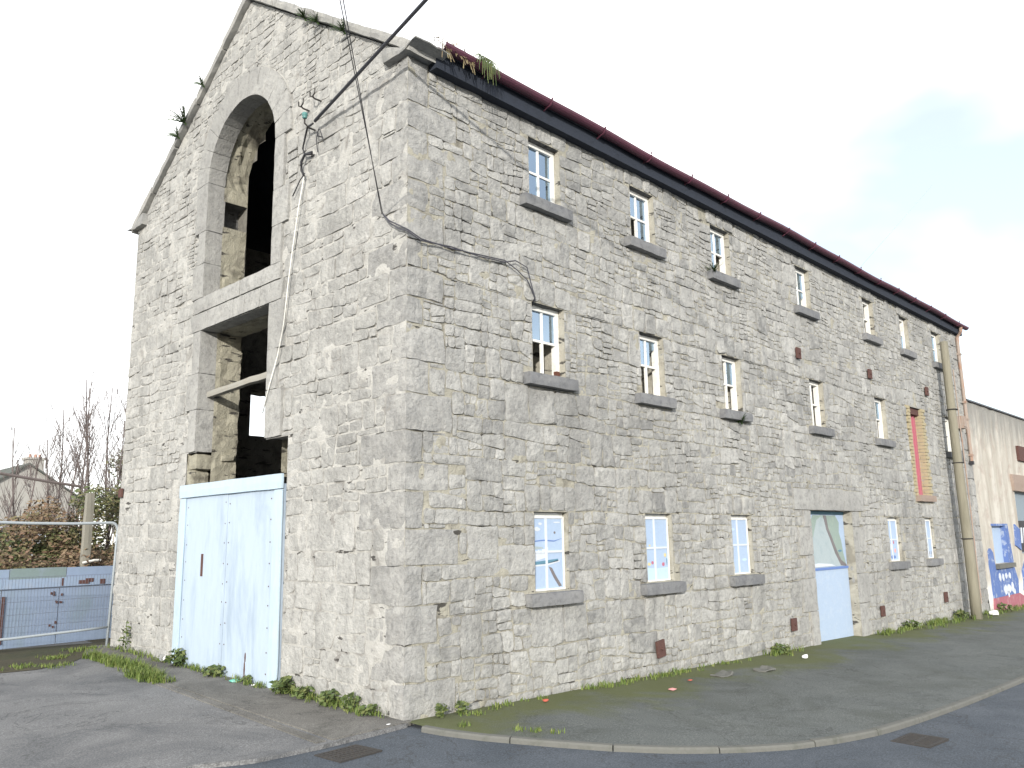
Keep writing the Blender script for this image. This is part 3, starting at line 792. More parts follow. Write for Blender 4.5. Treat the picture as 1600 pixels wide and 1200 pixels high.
# ---- windows: frame, glazing bars, panes ----------------------------
FY = .088
def sash(x, w, z0, z1, panes, rot=0):
    f = .056; y0, y1 = FY, FY+.085
    m_ = MB()
    m_.box(x+.004, x+f, y0, y1, z0, z1-.003); m_.box(x+w-f, x+w-.004, y0, y1, z0, z1-.003)
    m_.box(x+f, x+w-f, y0+.002, y1, z1-f*1.15, z1-.003); m_.box(x+f, x+w-f, y0+.002, y1, z0, z0+.035)
    if rot: m_.box(x+w-f-.006, x+w-.002, y0-.004, y0+.05, z0, z0+.10, .5, 1)
    o = m_.build('window', [M['white_wood'], M['rot']], WH, origin=(x+w/2, y0, z0))
    cx, cz = x+w*.5, z0+(z1-z0)*.5
    b = MB(); b.box(cx-.015, cx+.015, y0+.018, y0+.055, z0+.035, z1-f*1.15); b.build('glazing_bar', M['white_wood'], o, origin=(cx, y0, cz))
    for a, c in ((x+f, cx-.015), (cx+.015, x+w-f)):
        b = MB(); b.box(a, c, y0+.02, y0+.053, cz-.014, cz+.014); b.build('glazing_bar', M['white_wood'], o, origin=((a+c)/2, y0, cz))
    qs = [(x+f, cx-.015, cz+.014, z1-f*1.15), (cx+.015, x+w-f, cz+.014, z1-f*1.15), (x+f, cx-.015, z0+.035, cz-.014), (cx+.015, x+w-f, z0+.035, cz-.014)]
    for i, k in enumerate(panes):
        if k == '0': continue
        a, c, e, g = qs[i]; p = MB(); yy = y0+.036
        if k == '1': p.box(a, c, yy, yy+.004, e, g)
        else:                                         # broken: jagged remains
            ou = [(a, e), (a+(c-a)*.35, e), (a+(c-a)*.5, e+(g-e)*.3), (a+(c-a)*.4, e+(g-e)*.5), (a+(c-a)*.62, e+(g-e)*.62), (c, e+(g-e)*.72), (c, g), (a, g)]
            n_ = len(ou); vs = [(q[0], yy, q[1]) for q in ou]+[(q[0], yy+.004, q[1]) for q in ou]
            tr = tessellate_polygon([[Vector((*q, 0)) for q in ou]])
            p.add(vs, [tuple(t) for t in tr]+[tuple(n_+i_ for i_ in t[::-1]) for t in tr]+[(i_, (i_+1) % n_, n_+(i_+1) % n_, n_+i_) for i_ in range(n_)])
        p.build('broken_pane' if k == '2' else 'pane', M['glass'], o, origin=((a+c)/2, yy, (e+g)/2))
    return o
for (x, w), pn in zip(WX_TOP, ('1111', '1101', '1110', '1112', '0010', '1011', '1101')): sash(x, w, 5.86, 6.67, pn)
for (x, w), pn in zip(WX_MID, ('1100', '1200', '0100', '1020', '0110', '0000')): sash(x, w, 3.63, 4.51, pn, 1 if x < 3 else 0)

# ground-floor windows: painted boards with white bars
def board_window(x, w, z0, z1, deco, mname='board_blue'):
    y0 = .075; z1 -= .05
    m_ = MB(); m_.box(x+.006, x+w-.006, y0, y0+.03, z0, z1)
    m_.box(x+.004, x+w-.004, y0+.012, y0+.05, z1, z1+.045, .5, 1)
    o = tag(m_.build('boarded_window', [M[mname], M['white_wood']], WH, origin=(x+w/2, y0, z0)))
    cx, cz = x+w*.46, z0+(z1-z0)*.52
    for (a, c, e, g) in ((x+.006, x+w-.006, z1-.022, z1-.001), (x+.006, x+w-.006, z0+.001, z0+.022), (x+w-.03, x+w-.008, z0+.022, z1-.022)):
        b = MB(); b.box(a, c, y0-.012, y0+.002, e, g); b.build('board_frame', M['white_wood'], o, origin=(a, y0, e))
    b = MB(); b.box(cx-.017, cx+.017, y0-.010, y0+.002, z0+.022, z1-.022); b.build('glazing_bar', M['paint_white'], o, origin=(cx, y0, z0))
    for a, c in ((x+.006, cx-.017), (cx+.017, x+w-.03)):
        b = MB(); b.box(a, c, y0-.009, y0+.002, cz-.013, cz+.013); b.build('glazing_bar', M['paint_white'], o, origin=(a, y0, cz))
    for nm, col, pts in deco:
        p2 = [Vector((x+w*u, z0+(z1-z0)*v, 0)) for u, v in pts]; n_ = len(p2)
        tr = tessellate_polygon([p2]); yy = y0-.003
        vs = [(q.x, yy, q.y) for q in p2]+[(q.x, y0+.001, q.y) for q in p2]
        b = MB(); b.add(vs, [tuple(t) for t in tr]+[(i_, (i_+1) % n_, n_+(i_+1) % n_, n_+i_) for i_ in range(n_)])
        b.build(nm, M[col], o, origin=(p2[0].x, yy, p2[0].y))
    return o
def blob(cx, cy, rx, ry, n_=9, seed=0):
    r_ = random.Random(seed); return [(cx+rx*math.cos(2*math.pi*i/n_)*r_.uniform(.75, 1.1), cy+ry*math.sin(2*math.pi*i/n_)*r_.uniform(.75, 1.1)) for i in range(n_)]
board_window(*WX_GRD[0], 1.09, 1.99, [('painted_cloud', 'paint_white', blob(.30, .90, .06, .02, 9, 1)), ('painted_cloud', 'paint_white', blob(.20, .83, .10, .03, 9, 2)), ('painted_cloud', 'paint_white', blob(.8, .92, .12, .012, 9, 8)),
    ('painted_smudge', 'brown_paint', blob(.72, .78, .035, .02, 7, 3)), ('painted_wave', 'dark_blue', [(.08, .67), (.4, .685), (.7, .67), (.95, .70), (.7, .655), (.4, .668), (.08, .655)]),
    ('painted_sail', 'paint_white', [(.06, .42), (.08, .52), (.16, .53), (.18, .50), (.24, .55), (.30, .50), (.36, .56), (.40, .55), (.52, .58), (.50, .45), (.3, .42), (.15, .40)]),
    ('painted_cabin', 'grey_mural', [(.05, .56), (.1, .60), (.35, .585), (.38, .565), (.2, .555)]),
    ('painted_hull', 'dark_teal', [(.06, .385), (.36, .40), (.80, .42), (.82, .39), (.45, .355), (.12, .35)]), ('painted_stripe', 'paint_white', [(.1, .345), (.5, .365), (.84, .405), (.86, .38), (.5, .335), (.1, .325)]),
    ('painted_shadow', 'brown_paint', [(.52, .32), (.62, .30), (.72, .2), (.9, .05), (.82, .04), (.66, .17)])])
board_window(*WX_GRD[1], 1.09, 1.99, [('painted_ground', 'board_lblue', [(.02, .03), (.95, .03), (.95, .21), (.5, .20), (.02, .22)]), ('painted_flower', 'red_flower', blob(.36, .29, .05, .03, 7, 1)), ('painted_flower', 'yellow_flower', blob(.24, .27, .06, .03, 7, 2)),
    ('painted_flower', 'red_flower', blob(.76, .26, .06, .035, 7, 3)), ('painted_flower', 'yellow_flower', blob(.85, .40, .05, .04, 7, 4)), ('painted_flower', 'dark_blue', blob(.1, .25, .04, .04, 7, 5)), ('painted_stalk', 'dark_teal', blob(.9, .3, .015, .06, 7, 6)), ('painted_butterfly', 'yellow_flower', blob(.28, .56, .04, .02, 7, 7))])
board_window(*WX_GRD[2], 1.09, 1.99, [('painted_cloud', 'board_lblue', blob(.75, .25, .12, .03, 9, 5)), ('painted_cloud', 'board_lblue', blob(.25, .8, .1, .025, 9, 6))])
board_window(*WX_GRD[3], 1.09, 1.99, [('painted_figure', 'paint_white', blob(.3, .35, .14, .10, 9, 3)), ('painted_flower', 'red_flower', blob(.62, .45, .05, .05, 7, 2)), ('painted_flower', 'litter_pink', blob(.7, .25, .08, .06, 7, 9)), ('painted_hill', 'dark_blue', blob(.5, .1, .25, .05, 9, 3))])
board_window(*WX_GRD[4], 1.09, 1.99, [('painted_fence', 'brown_paint', [(.3, .05), (.34, .05), (.34, .17), (.3, .18)]), ('painted_fence', 'brown_paint', [(.55, .05), (.6, .05), (.6, .17), (.55, .18)]), ('painted_fence', 'paint_white', [(.1, .10), (.9, .09), (.9, .06), (.1, .07)]), ('painted_fence', 'brown_paint', [(.78, .04), (.82, .04), (.82, .17), (.78, .18)])])

# ---- street door (mural above, blue below) ---------------------------
x0, x1, zb_, zt_ = DOOR[0]+.01, DOOR[1]-.01, -.24, 2.09; zm = 1.06
m_ = MB(); m_.box(x0, x1, .155, .20, zb_, zm); sd_ = m_.build('street_door', M['board_low'], WH, origin=((x0+x1)/2, .16, zb_))
m_ = MB(); m_.box(x0, x1, .165, .20, zm+.004, zt_-.06); up = m_.build('upper_panel', M['board_blue'], sd_, origin=(x0, .16, zm))
m_ = MB(); m_.box(x0, x1, .15, .2, zt_-.058, zt_-.004); m_.build('head_rail', M['dark_teal'], sd_, origin=(x0, .15, zt_))
m_ = MB(); m_.box(x0, x1, .140, .154, zm-.03, zm+.012); m_.build('rail', M['dark_blue'], sd_, origin=(x0, .14, zm))
def mural(nm, col, pts, yy):
    p2 = [Vector((x0+(x1-x0)*u, zm+.01+(zt_-.075-zm)*v, 0)) for u, v in pts]; n_ = len(p2); tr = tessellate_polygon([p2])
    b = MB(); b.add([(q.x, yy, q.y) for q in p2]+[(q.x, .166, q.y) for q in p2], [tuple(t) for t in tr]+[(i_, (i_+1) % n_, n_+(i_+1) % n_, n_+i_) for i_ in range(n_)])
    b.build(nm, M[col], sd_, origin=(p2[0].x, yy, p2[0].y))
mural('painted_tree', 'green_mural', [(.02, .02), (.98, .02), (.93, .25), (.9, .5), (.86, .66), (.88, .85), (.80, .99), (.25, .99), (.20, .86), (.22, .78), (.14, .70), (.10, .5), (.02, .4)], .163)
mural('painted_hill', 'grey_mural', [(.01, .01), (.9, .01), (.72, .25), (.62, .55), (.56, .86), (.46, .98), (.34, .9), (.24, .6), (.05, .3)], .160)
mural('painted_branch', 'brown_paint', [(.50, .99), (.57, .99), (.60, .75), (.68, .55), (.78, .28), (.86, .12), (.98, .03), (.98, .0), (.84, .02), (.74, .22), (.64, .50), (.55, .72)], .157)
mural('painted_branch', 'brown_paint', [(.02, .50), (.13, .74), (.17, .76), (.03, .44)], .157)
mural('painted_bird', 'dark_teal', blob(.85, .30, .05, .025, 7, 4), .157)
mural('painted_path', 'paint_white', [(.01, .02), (.7, .02), (.6, .06), (.3, .09), (.01, .05)], .155)
# ---- pink loading door in its yellow brick surround -------------------
m_ = MB(); px0, px1, pz0, pz1 = PINK
for i in range(26):
    z = pz0-.02+i*(pz1-pz0)/25.5; hb = (pz1-pz0)/25.5-.012
    for side in (0, 1):
        L = .22 if i % 2 else .13
        a, c = (px0-L, px0-.002) if side == 0 else (px1+.002, px1+L)
        j = rs.uniform(-.004, .006)
        m_.box(a, c, -.022+j, .07, z, z+hb, rs.random())
        a, c = (px0, px0+.012) if side == 0 else (px1-.012+j, px1+.001)
        for yb in ((-.0, .10), (.11, .22), (.23, .33)) if i % 2 else ((-.0, .21), (.22, .33)): m_.box(a, c, yb[0], yb[1], z, z+hb, rs.random())
tag(m_.build('brick_jambs', M['brick'], front_wall), kind='stuff')
m_ = MB(); m_.box(px0+.0, px1-.0, .14, .20, pz0+.01, pz1-.14); ld = m_.build('loading_door', M['pink'], WH, origin=(px0, .14, pz0))
for i in range(1, 4):
    b = MB(); xx = px0+(px1-px0)*i/4; b.box(xx-.018, xx+.018, .115, .139, pz0+.02, pz1-.15); b.build('door_batten', M['pink'], ld, origin=(xx, .12, pz0))
b = MB(); b.box(px0, px1, .05, .2, pz1-.15, pz1-.01); b.build('door_head', M['rust'], ld, origin=(px0, .1, pz1))
m_ = MB(); block_box(m_, px0-.1, px1+.2, -.09, .3, pz0-.15, pz0+.0, step=.14, amp=.004, rnd=.01, tint=.5); m_.build('window_sill', M['brown_wood'], front_wall, origin=(px0, 0, pz0))

# ---- gable door -------------------------------------------------------
gy0, gy1, gz0, gz1 = 2.24, 4.97, .03, 2.50
m_ = MB(); m_.box(-.03, .02, gy0+.02, 3.60, gz0, gz1-.12); gd = m_.build('gable_door', M['door_blue'], WH, origin=(-.03, gy0, gz0))
m_ = MB(); m_.box(-.033, .02, 3.606, gy1-.03, gz0+.02, gz1-.12); m_.build('door_leaf', M['door_blue'], gd, origin=(-.03, 3.6, gz0))
m_ = MB(); block_box(m_, -.075, -.034, gy0, gy1-.0, gz1-.18, gz1, step=.3, amp=.003, rnd=.006); m_.build('door_rail', M['door_trim'], gd, origin=(-.05, gy0, gz1))
for a, c in ((gy0, gy0+.19), (gy1-.17, gy1)):
    m_ = MB(); block_box(m_, -.062, -.034, a, c, gz0, gz1-.184, step=.3, amp=.003, rnd=.006); m_.build('door_stile', M['door_trim'], gd, origin=(-.05, a, gz0))
m_ = MB(); m_.box(-.042, -.029, 4.225, 4.275, 1.27, 1.56); m_.build('hinge_plate', M['rust'], gd, origin=(-.04, 4.25, 1.4))
for z, r_, yy in ((.2, .10, 3.02), (.34, .06, 3.01), (.08, .05, 3.03)):
    m_ = MB(); vs = [(-.0315, yy+.018*math.cos(a)*1.0, z+r_*math.sin(a)) for a in [i*math.pi/4 for i in range(8)]]; vs2 = [(-.029, y_, z_) for _, y_, z_ in vs]
    m_.add(vs+vs2, [tuple(range(7, -1, -1))]+[(i, (i+1) % 8, 8+(i+1) % 8, 8+i) for i in range(8)]); m_.build('rust_stain', M['rust'], gd, origin=(-.03, yy, z))
for i in range(9):
    for yy in (2.52, 3.55, 3.66, 4.74):
        z = .2+i*.25+rs.uniform(-.02, .02); m_ = MB(); m_.box(-.0345, -.0325, yy-.008, yy+.008, z-.008, z+.008); m_.build('screw_head', M['rust'], gd, origin=(-.034, yy, z))
# beam across the opening and rebated timbers
m_ = MB(); rough_block(m_, (.09, 2.2, .09), lambda a, b, c: (.10+a*.09+(1-b)*.0, 2.78+b*1.93, 3.83-.05*b-.045+c*.09), step=.15, amp=.006, rnd=.008); m_.build('timber_beam', M['beam'], gable_wall, origin=(.1, 3.7, 3.8))

# ---- eaves, gutter, roof, coping ---------------------------------------
m_ = MB(); m_.box(.30, LX+.05, -.13, .0, 6.87, 7.125); m_.build('eaves_board', M['fascia'], WH, origin=(LX/2, -.05, 7))
m_ = MB(); cy, cz, gr = -.205, 7.115, .072
xs = [.32+(LX-.1)*i/40 for i in range(41)]; sec = 9
def sag(x): return .012*math.sin(x*.9)+.008*math.sin(x*2.3+1)
vs = []
for x in xs:
    for k in range(sec):
        a = math.pi+math.pi*k/(sec-1); vs.append((x, cy+gr*math.cos(a), cz+sag(x)+gr*math.sin(a)))
    for k in range(sec):
        a = 2*math.pi-math.pi*k/(sec-1); vs.append((x, cy+(gr-.008)*math.cos(a), cz+sag(x)+(gr-.008)*math.sin(a)))
n2 = 2*sec
m_.add(vs, [(i*n2+k, i*n2+(k+1) % n2, (i+1)*n2+(k+1) % n2, (i+1)*n2+k) for i in range(40) for k in range(n2)]+[tuple(range(n2-1, -1, -1)), tuple(40*n2+k for k in range(n2))])
gut = m_.build('gutter', M['maroon'], WH, smooth=False, origin=(LX/2, cy, cz))
for i in range(17):
    x = 1.0+i*1.08; b = MB(); rr = gr+.008
    b.tube([(x, cy+rr*math.cos(a), cz+sag(x)+rr*math.sin(a)) for a in [math.pi+math.pi*k/8 for k in range(9)]]+[(x, cy+rr, cz+.03)], .011, 5); b.tube([(x, cy-rr+.0, cz), (x, cy-rr, cz+.025)], .012, 5)
    b.tube([(x, cy+gr*.2, cz-gr-.004), (x, -.132, 7.02)], .010, 5)
    b.build('gutter_bracket', M['maroon'], gut, origin=(x, cy, cz))
ry = [(-.16, 7.10), (WY/2, 9.47)]
m_ = MB(); nrow = 20
for side in (0, 1):
    for r_ in range(nrow):
        t0, t1 = r_/nrow, (r_+1.25)/nrow
        for lift, (ta, tb) in ((.0, (t0, min(t1, 1))),):
            ya, za = -.15+(WY/2+.15)*ta, 7.06+(9.46-7.06)*ta+.02; yb, zb2 = -.15+(WY/2+.15)*tb, 7.06+(9.46-7.06)*tb-.005
            if side: ya, yb = WY-ya, WY-yb
            m_.add([(.36, ya, za), (LX+.15, ya, za), (LX+.15, yb, zb2), (.36, yb, zb2), (.36, ya, za-.02), (LX+.15, ya, za-.02)], [(0, 1, 2, 3) if not side else (3, 2, 1, 0), (4, 5, 1, 0)], rs.random())
m_.build('roof', M['slate'], WH, origin=(LX/2, WY/2, 8))
m_ = MB(); m_.add([(.1, -.12, 6.99), (LX, -.12, 6.99), (LX, WY/2, 9.34), (.1, WY/2, 9.34), (.1, WY+.12, 6.99), (LX, WY+.12, 6.99)], [(3, 2, 1, 0), (4, 5, 2, 3)]); m_.build('roof_lining', M['fascia'], WH, origin=(LX/2, WY/2, 8))
for side in (0, 1):
    yy = [-.12, .62, 1.40, 2.10, 2.92, WY/2-.004]
    for i, (a, b) in enumerate(zip(yy, yy[1:])):
        def fn(p, q, r_, a=a, b=b, side=side):
            y_ = a+.004+q*(b-a-.008); z_ = 6.985+.68*y_+.012+r_*.135+(.0 if side == 0 else .0); y2 = y_ if side == 0 else WY-y_
            return (-.085+p*.42+(.012 if i % 2 else 0), y2, z_)
        m_ = MB(); rough_block(m_, (.42, (b-a)*1.2, .13), fn, step=.14, amp=.006, rnd=.012, tint=rs.uniform(.3, .8), seed=i*2.1+side*7); m_.build('coping_stone', M['coping'], gable_wall, origin=(0, a if side == 0 else WY-a, 7))
    def kf(p, q, r_, side=side):
        y_ = -.26+q*.62; z_ = 6.945+r_*(.06+.45*max(0, y_))+.08*(1-r_)*max(0, (.0-y_))/.26
        return (-.10+p*.5, y_ if side == 0 else WY-y_, z_)
    m_ = MB(); rough_block(m_, (.5, .62, .16), kf, step=.10, amp=.006, rnd=.012, tint=.35, seed=side*3.); m_.build('kneeler_stone', M['coping'], gable_wall, origin=(0, 0 if side == 0 else WY, 7))
# downpipe at the far end
dp_ = MB(); dp_.tube([(18.62, cy, cz-gr+.01), (18.62, cy+.01, 6.93), (18.66, -.08, 6.78), (18.66, -.075, 6.5), (18.67, -.075, 3.45)], .045, 8); dpo = dp_.build('downpipe', M['rusty_pipe'], WH, origin=(18.66, -.07, 5))
for z in (6.3, 5.0, 4.55, 3.6):
    b = MB(); b.box(18.60, 18.73, -.125, -.001, z, z+.05); b.build('pipe_bracket', M['rusty_pipe'], dpo, origin=(18.66, -.07, z))
b = MB(); b.box(18.615, 18.725, -.12, -.03, 3.38, 3.47); b.build('pipe_shoe', M['black'], dpo, origin=(18.66, -.07, 3.4))
# iron tie plates
for x, z, w, rot in ((4.22, .24, .17, .12), (8.04, .23, .16, 0), (11.83, .17, .16, 0), (15.61, .21, .18, 0), (9.02, 4.92, .16, 0), (12.35, 4.97, .16, 0), (15.84, 5.0, .17, 0)):
    m_ = MB(); m_.box(-w/2, w/2, -.062, -.03, -w*.62, w*.62)
    m_.tube([(0, -.03, 0), (0, -.085, 0)], .022, 6, .5, 0)
    c_, s_ = math.cos(rot), math.sin(rot); m_.v = [(x+a*c_-e*s_, b, z+a*s_+e*c_) for a, b, e in m_.v]
    m_.build('tie_plate', M['rust'], front_wall, origin=(x, -.05, z))
m_ = MB(); m_.box(-.05, -.02, 7.13, 7.25, 2.44, 2.58); m_.build('tie_plate', M['rust'], gable_wall, origin=(0, 7.2, 2.5))
# drain spout low on the wall
m_ = MB(); m_.tube([(3.52, .05, -.10), (3.52, -.07, -.10)], .06, 10, cap=False); m_.tube([(3.52, -.06, -.10), (3.52, .05, -.10)], .05, 10, cap=True); m_.build('drain_spout', M['iron'], front_wall, origin=(3.52, 0, -.1))

# ------------------------------------------------------------------ neighbour on the right
NB = empty('rendered_building', (25, 4, -.4), 'low building in flaking cream render with blue painted patches beyond the warehouse', 'building')
m_ = MB(); NX1 = 34; nh = [(19.95, 21.25, .80, 1.80), (22.7, 25.2, 1.0, 2.80)]
core(m_, lambda u, v, h: Vector((u, -.02-h, v)), LX+.03, NX1, -1.2, 5.12, .3, nh, .03)
for h in nh: reveal(m_, lambda u, v, h_: Vector((u, -.02-h_, v)), h, .3, 0, .01)
m_.box(LX+.03, NX1, .35, .36, -1.2, 5.05); m_.build('wall', [M['render'], M['render']], NB, origin=(25, 0, 0))
m_ = MB(); m_.add([(LX, -.07, 5.11), (NX1, -.07, 5.11), (NX1, -.07, 5.15), (LX, -.07, 5.15), (LX, 6, 6.2), (NX1, 6, 6.2)], [(0, 1, 2, 3), (3, 2, 5, 4), (0, 4, 5, 1)]); m_.build('roof', M['slate'], NB, origin=(25, 0, 5.1))
m_ = MB(); m_.box(19.96, 21.24, .10, .14, .80, 1.80); w_ = m_.build('window', M['board_blue'], NB, origin=(20.6, .1, .8))
m_ = MB(); m_.box(19.80, 21.42, -.14, .1, .68, .795); m_.build('window_sill', M['kerb'], w_, origin=(20.6, 0, .7))
m_ = MB(); m_.box(21.2, 21.26, -.026, .14, .8, 1.85); m_.box(19.9, 21.3, -.03, .14, 1.801, 1.86); m_.build('window_frame', M['blue_wall'], w_, origin=(21.2, 0, 1.3))
def patch(nm, col, pts, parent, y0=-.034):
    p2 = [Vector((u, v, 0)) for u, v in pts]; n_ = len(p2); tr = tessellate_polygon([p2])
    b = MB(); b.add([(q.x, y0, q.y) for q in p2]+[(q.x, 0, q.y) for q in p2], [t if (p2[t[1]]-p2[t[0]]).cross(p2[t[2]]-p2[t[0]]).z > 0 else t[::-1] for t in tr]+[(i_, (i_+1) % n_, n_+(i_+1) % n_, n_+i_) for i_ in range(n_)])
    return b.build(nm, M[col], parent, origin=(p2[0].x, y0, p2[0].y))
bp = patch('blue_paint', 'blue_wall', [(19.35, -.05), (21.75, -.05), (21.85, .3), (21.6, .66), (19.8, .66), (19.7, 1.1), (19.5, 1.22), (19.3, 1.15)], NB, -.05)
patch('blue_paint', 'blue_wall', [(21.3, .70), (21.62, .70), (21.5, 1.3), (21.42, 1.86), (21.27, 1.86)], NB, -.048)
patch('blue_paint', 'blue_wall', [(22.35, .0), (23.6, .05), (23.5, .72), (22.9, .8), (22.5, .55)], NB, -.05)
patch('blue_paint', 'blue_wall', [(22.05, 1.25), (22.6, 1.1), (22.65, 1.7), (22.2, 1.85)], NB, -.05)
patch('red_plinth', 'plinth', [(19.3, -.55), (23.5, -.6), (22.4, -.2), (21.8, -.052), (19.35, -.052)], NB, -.056)
for i, (cx, cz2, rx, rz) in enumerate(((20.05, .46, .10, .12), (20.35, .44, .10, .10), (20.65, .47, .12, .08), (21.0, .46, .12, .09), (20.1, -.0, .0, .0), (20.45, .10, .16, .14), (20.8, .12, .22, .12), (21.15, .14, .14, .16), (20.7, -.02, .08, .10), (21.3, .02, .1, .09))):
    if rx: patch('white_graffiti', 'paint_white', blob(cx, cz2, rx, rz, 10, i), bp, -.058)
m_ = MB(); block_box(m_, 22.45, 26.2, -.10, .2, 2.80, 3.30, step=.4, amp=.01, rnd=.02); m_.build('lintel', M['brown_wood'], NB, origin=(24, 0, 3))
m_ = MB(); m_.box(22.72, 25.18, .10, .16, 1.0, 2.80); sh = m_.build('shutter', M['grey_shutter'], NB, origin=(24, .1, 1.4))
m_ = MB(); m_.box(23.5, 24.6, -.09, -.02, 3.75, 4.2); m_.build('wall_plate', M['rust'], NB, origin=(24, 0, 4))
m_ = MB(); m_.box(22.72, 25.18, .07, .11, 1.05, 1.95, .5); sg = m_.build('dark_board', M['black'], sh, origin=(24, .1, 1.5))

for i in range(7):
    b = MB(); xx = 22.85+i*.3; b.add([(xx, .062, 1.3), (xx+.16, .062, 1.3), (xx+.26, .062, 1.75), (xx+.10, .062, 1.75), (xx, .071, 1.3), (xx+.16, .071, 1.3), (xx+.26, .071, 1.75), (xx+.10, .071, 1.75)], [(0, 1, 2, 3), (0, 4, 5, 1), (1, 5, 6, 2), (2, 6, 7, 3), (3, 7, 4, 0)])
    b.build('white_stripe', M['paint_white'], sh, origin=(xx, .07, 1.5))
# ------------------------------------------------------------------ poles, boxes, cables
m_ = MB(); px_, py_ = 16.66, -.34
m_.tube([(px_+.02*math.sin(i), py_+.005*i, -.45+i*.845) for i in range(9)], [.125-.004*i for i in range(9)], 10)
pole = tag(m_.build('timber_pole', M['old_wood'], None, smooth=True, origin=(px_, py_, G(px_, py_))), 'tall bare timber pole standing close to the far end of the warehouse wall', 'pole')
m_ = MB(); m_.tube([(px_+.10, py_-.105, .0), (px_+.11, py_-.10, 3), (px_+.10, py_-.08, 5.6)], .016, 5); m_.build('pole_conduit', M['rusty_pipe'], pole, origin=(px_, py_, 2))
for z in (1.5, 3.3, 4.6):
    m_ = MB(); m_.tube([(px_+.125*math.cos(a), py_+.02+.125*math.sin(a), z) for a in [k*math.pi/6 for k in range(13)]], .014, 4); m_.build('pole_band', M['iron'], pole, origin=(px_, py_, z))
m_ = MB(); m_.box(18.02, 18.28, -.16, -.01, 4.28, 4.60); bx = tag(m_.build('junction_box', M['rusty_pipe'], None, origin=(18.15, -.01, 4.3)), 'small beige box on the wall between the timber pole and the downpipe', 'box')
m_ = MB(); m_.box(18.05, 18.25, -.18, -.162, 4.32, 4.56); m_.build('box_lid', M['rusty_pipe'], bx, origin=(18.15, -.17, 4.4))
m_ = MB(); m_.tube([(18.2, -.03, 4.3), (18.22, -.04, 3.9), (18.12, -.03, 3.4)], .012, 5); m_.build('box_cable', M['cable_grey'], bx, origin=(18.2, -.03, 4))

def cable(name, pts, r, m, label, n=5, sag=0., group=None):
    P_ = [Vector(p) for p in pts]
    if sag and len(P_) == 2:
        a, b = P_; P_ = [a.lerp(b, i/24)-Vector((0, 0, sag*4*(i/24)*(1-i/24))) for i in range(25)]
    b = MB(); b.tube(P_, r, n)
    return tag(b.build(name, m, None, smooth=True, origin=P_[0]), label, 'cable', group)
def in_plane(a, b, y_, z_):
    # the point at (y, z) whose sight line crosses the line a-b of the view: only x is left to solve
    n_ = (on_ray(*a, 1)-CAM).cross(on_ray(*b, 1)-CAM)
    return Vector((CAM.x-(n_.y*(y_-CAM.y)+n_.z*(z_-CAM.z))/n_.x, y_, z_))
def on_ray(px, py, t):
    d_ = (CF+CR*((px-800)/FPX)-CU*((py-600)/FPX)); return CAM+d_*t
# E: far ends of the wires hang from poles across the street, outside the frame
cable('overhead_cable', [(-.12, 1.66, 6.76), in_plane((505, 195), (685, 0), -16, 8.2)], .021, M['cable_grey'], 'thick dark twisted service cable running down from the sky to the gable bracket', 6, .0)
for k, dx in ((0, 0.), (1, .045)):
    cable('overhead_wire', [(-.05, .36+dx*.4, 5.19), in_plane((603, 337), (536+7*k, 0), -9.2, 9.1)], .0042, M['cable_grey'], ('thin black overhead wire meeting the gable near the corner, left of a twin', 'thin black overhead wire meeting the gable near the corner, right of a twin')[k], 4, .0, 'twin overhead wires')
for k in (0, 1):
    dz = -.02*k
    cable('wall_wire', [(-.05, .36, 5.19), (-.045, .25, 5.08+dz), (-.04, .10, 4.99+dz*2), (-.03, -.05, 4.90+dz), (.15, -.055, 4.84+dz), (.58, -.05, 4.84-dz), (1.0, -.05, 4.87+dz), (1.42, -.05, 4.90+dz)]+([(1.62, -.05, 4.83), (1.80, -.05, 4.74), (1.93, -.05, 4.55), (1.96, .05, 4.49)] if k == 0 else [(1.6, -.05, 4.94), (1.80, -.05, 4.90), (1.87, -.05, 4.7), (1.93, -.05, 4.53), (1.98, .05, 4.48)]), .008, M['cable_grey'], ('slack black wire clipped round the warehouse corner and dropping into a window', 'second black wire round the warehouse corner, arching highest before the window')[k], 4)
cable('wall_cable', [(-.12, 1.70, 6.74), (-.10, 1.86, 6.76), (-.06, 1.98, 6.66), (-.06, 2.02, 6.54), (-.06, 1.97, 6.45), (-.06, 1.84, 6.43), (-.06, 1.80, 6.42)], .013, M['black'], 'black cable tail looping under the green insulator on the gable')
cable('wall_cable', [(-.05, 1.82, 6.41), (-.07, 1.95, 6.44), (-.07, 2.03, 6.36), (-.06, 2.03, 6.25), (-.06, 1.97, 6.15)], .017, M['black'], 'short black cable loop hanging above the white cord')
cable('wall_cable', [(-.05, 1.97, 6.2), (-.05, 2.08, 6.14), (-.05, 2.24, 5.98)], .008, M['black'], 'thin black cable end running to the arch beside the white cord')
cable('hanging_cord', [(-.06, 1.97, 6.16), (-.07, 2.06, 5.76), (-.07, 2.16, 5.3), (-.07, 2.25, 4.8), (-.06, 2.33, 4.35), (-.07, 2.44, 3.95), (-.06, 2.63, 3.6), (-.04, 2.80, 3.28)], .0075, M['white_rope'], 'long white cord hanging down the gable beside the loading opening')
cable('overhead_wire', [(38, 16, 9.9), (34.5, 4.5, 17.5)], .008, M['galv'], 'faint thin wire in the sky beyond the far end of the warehouse', 4)
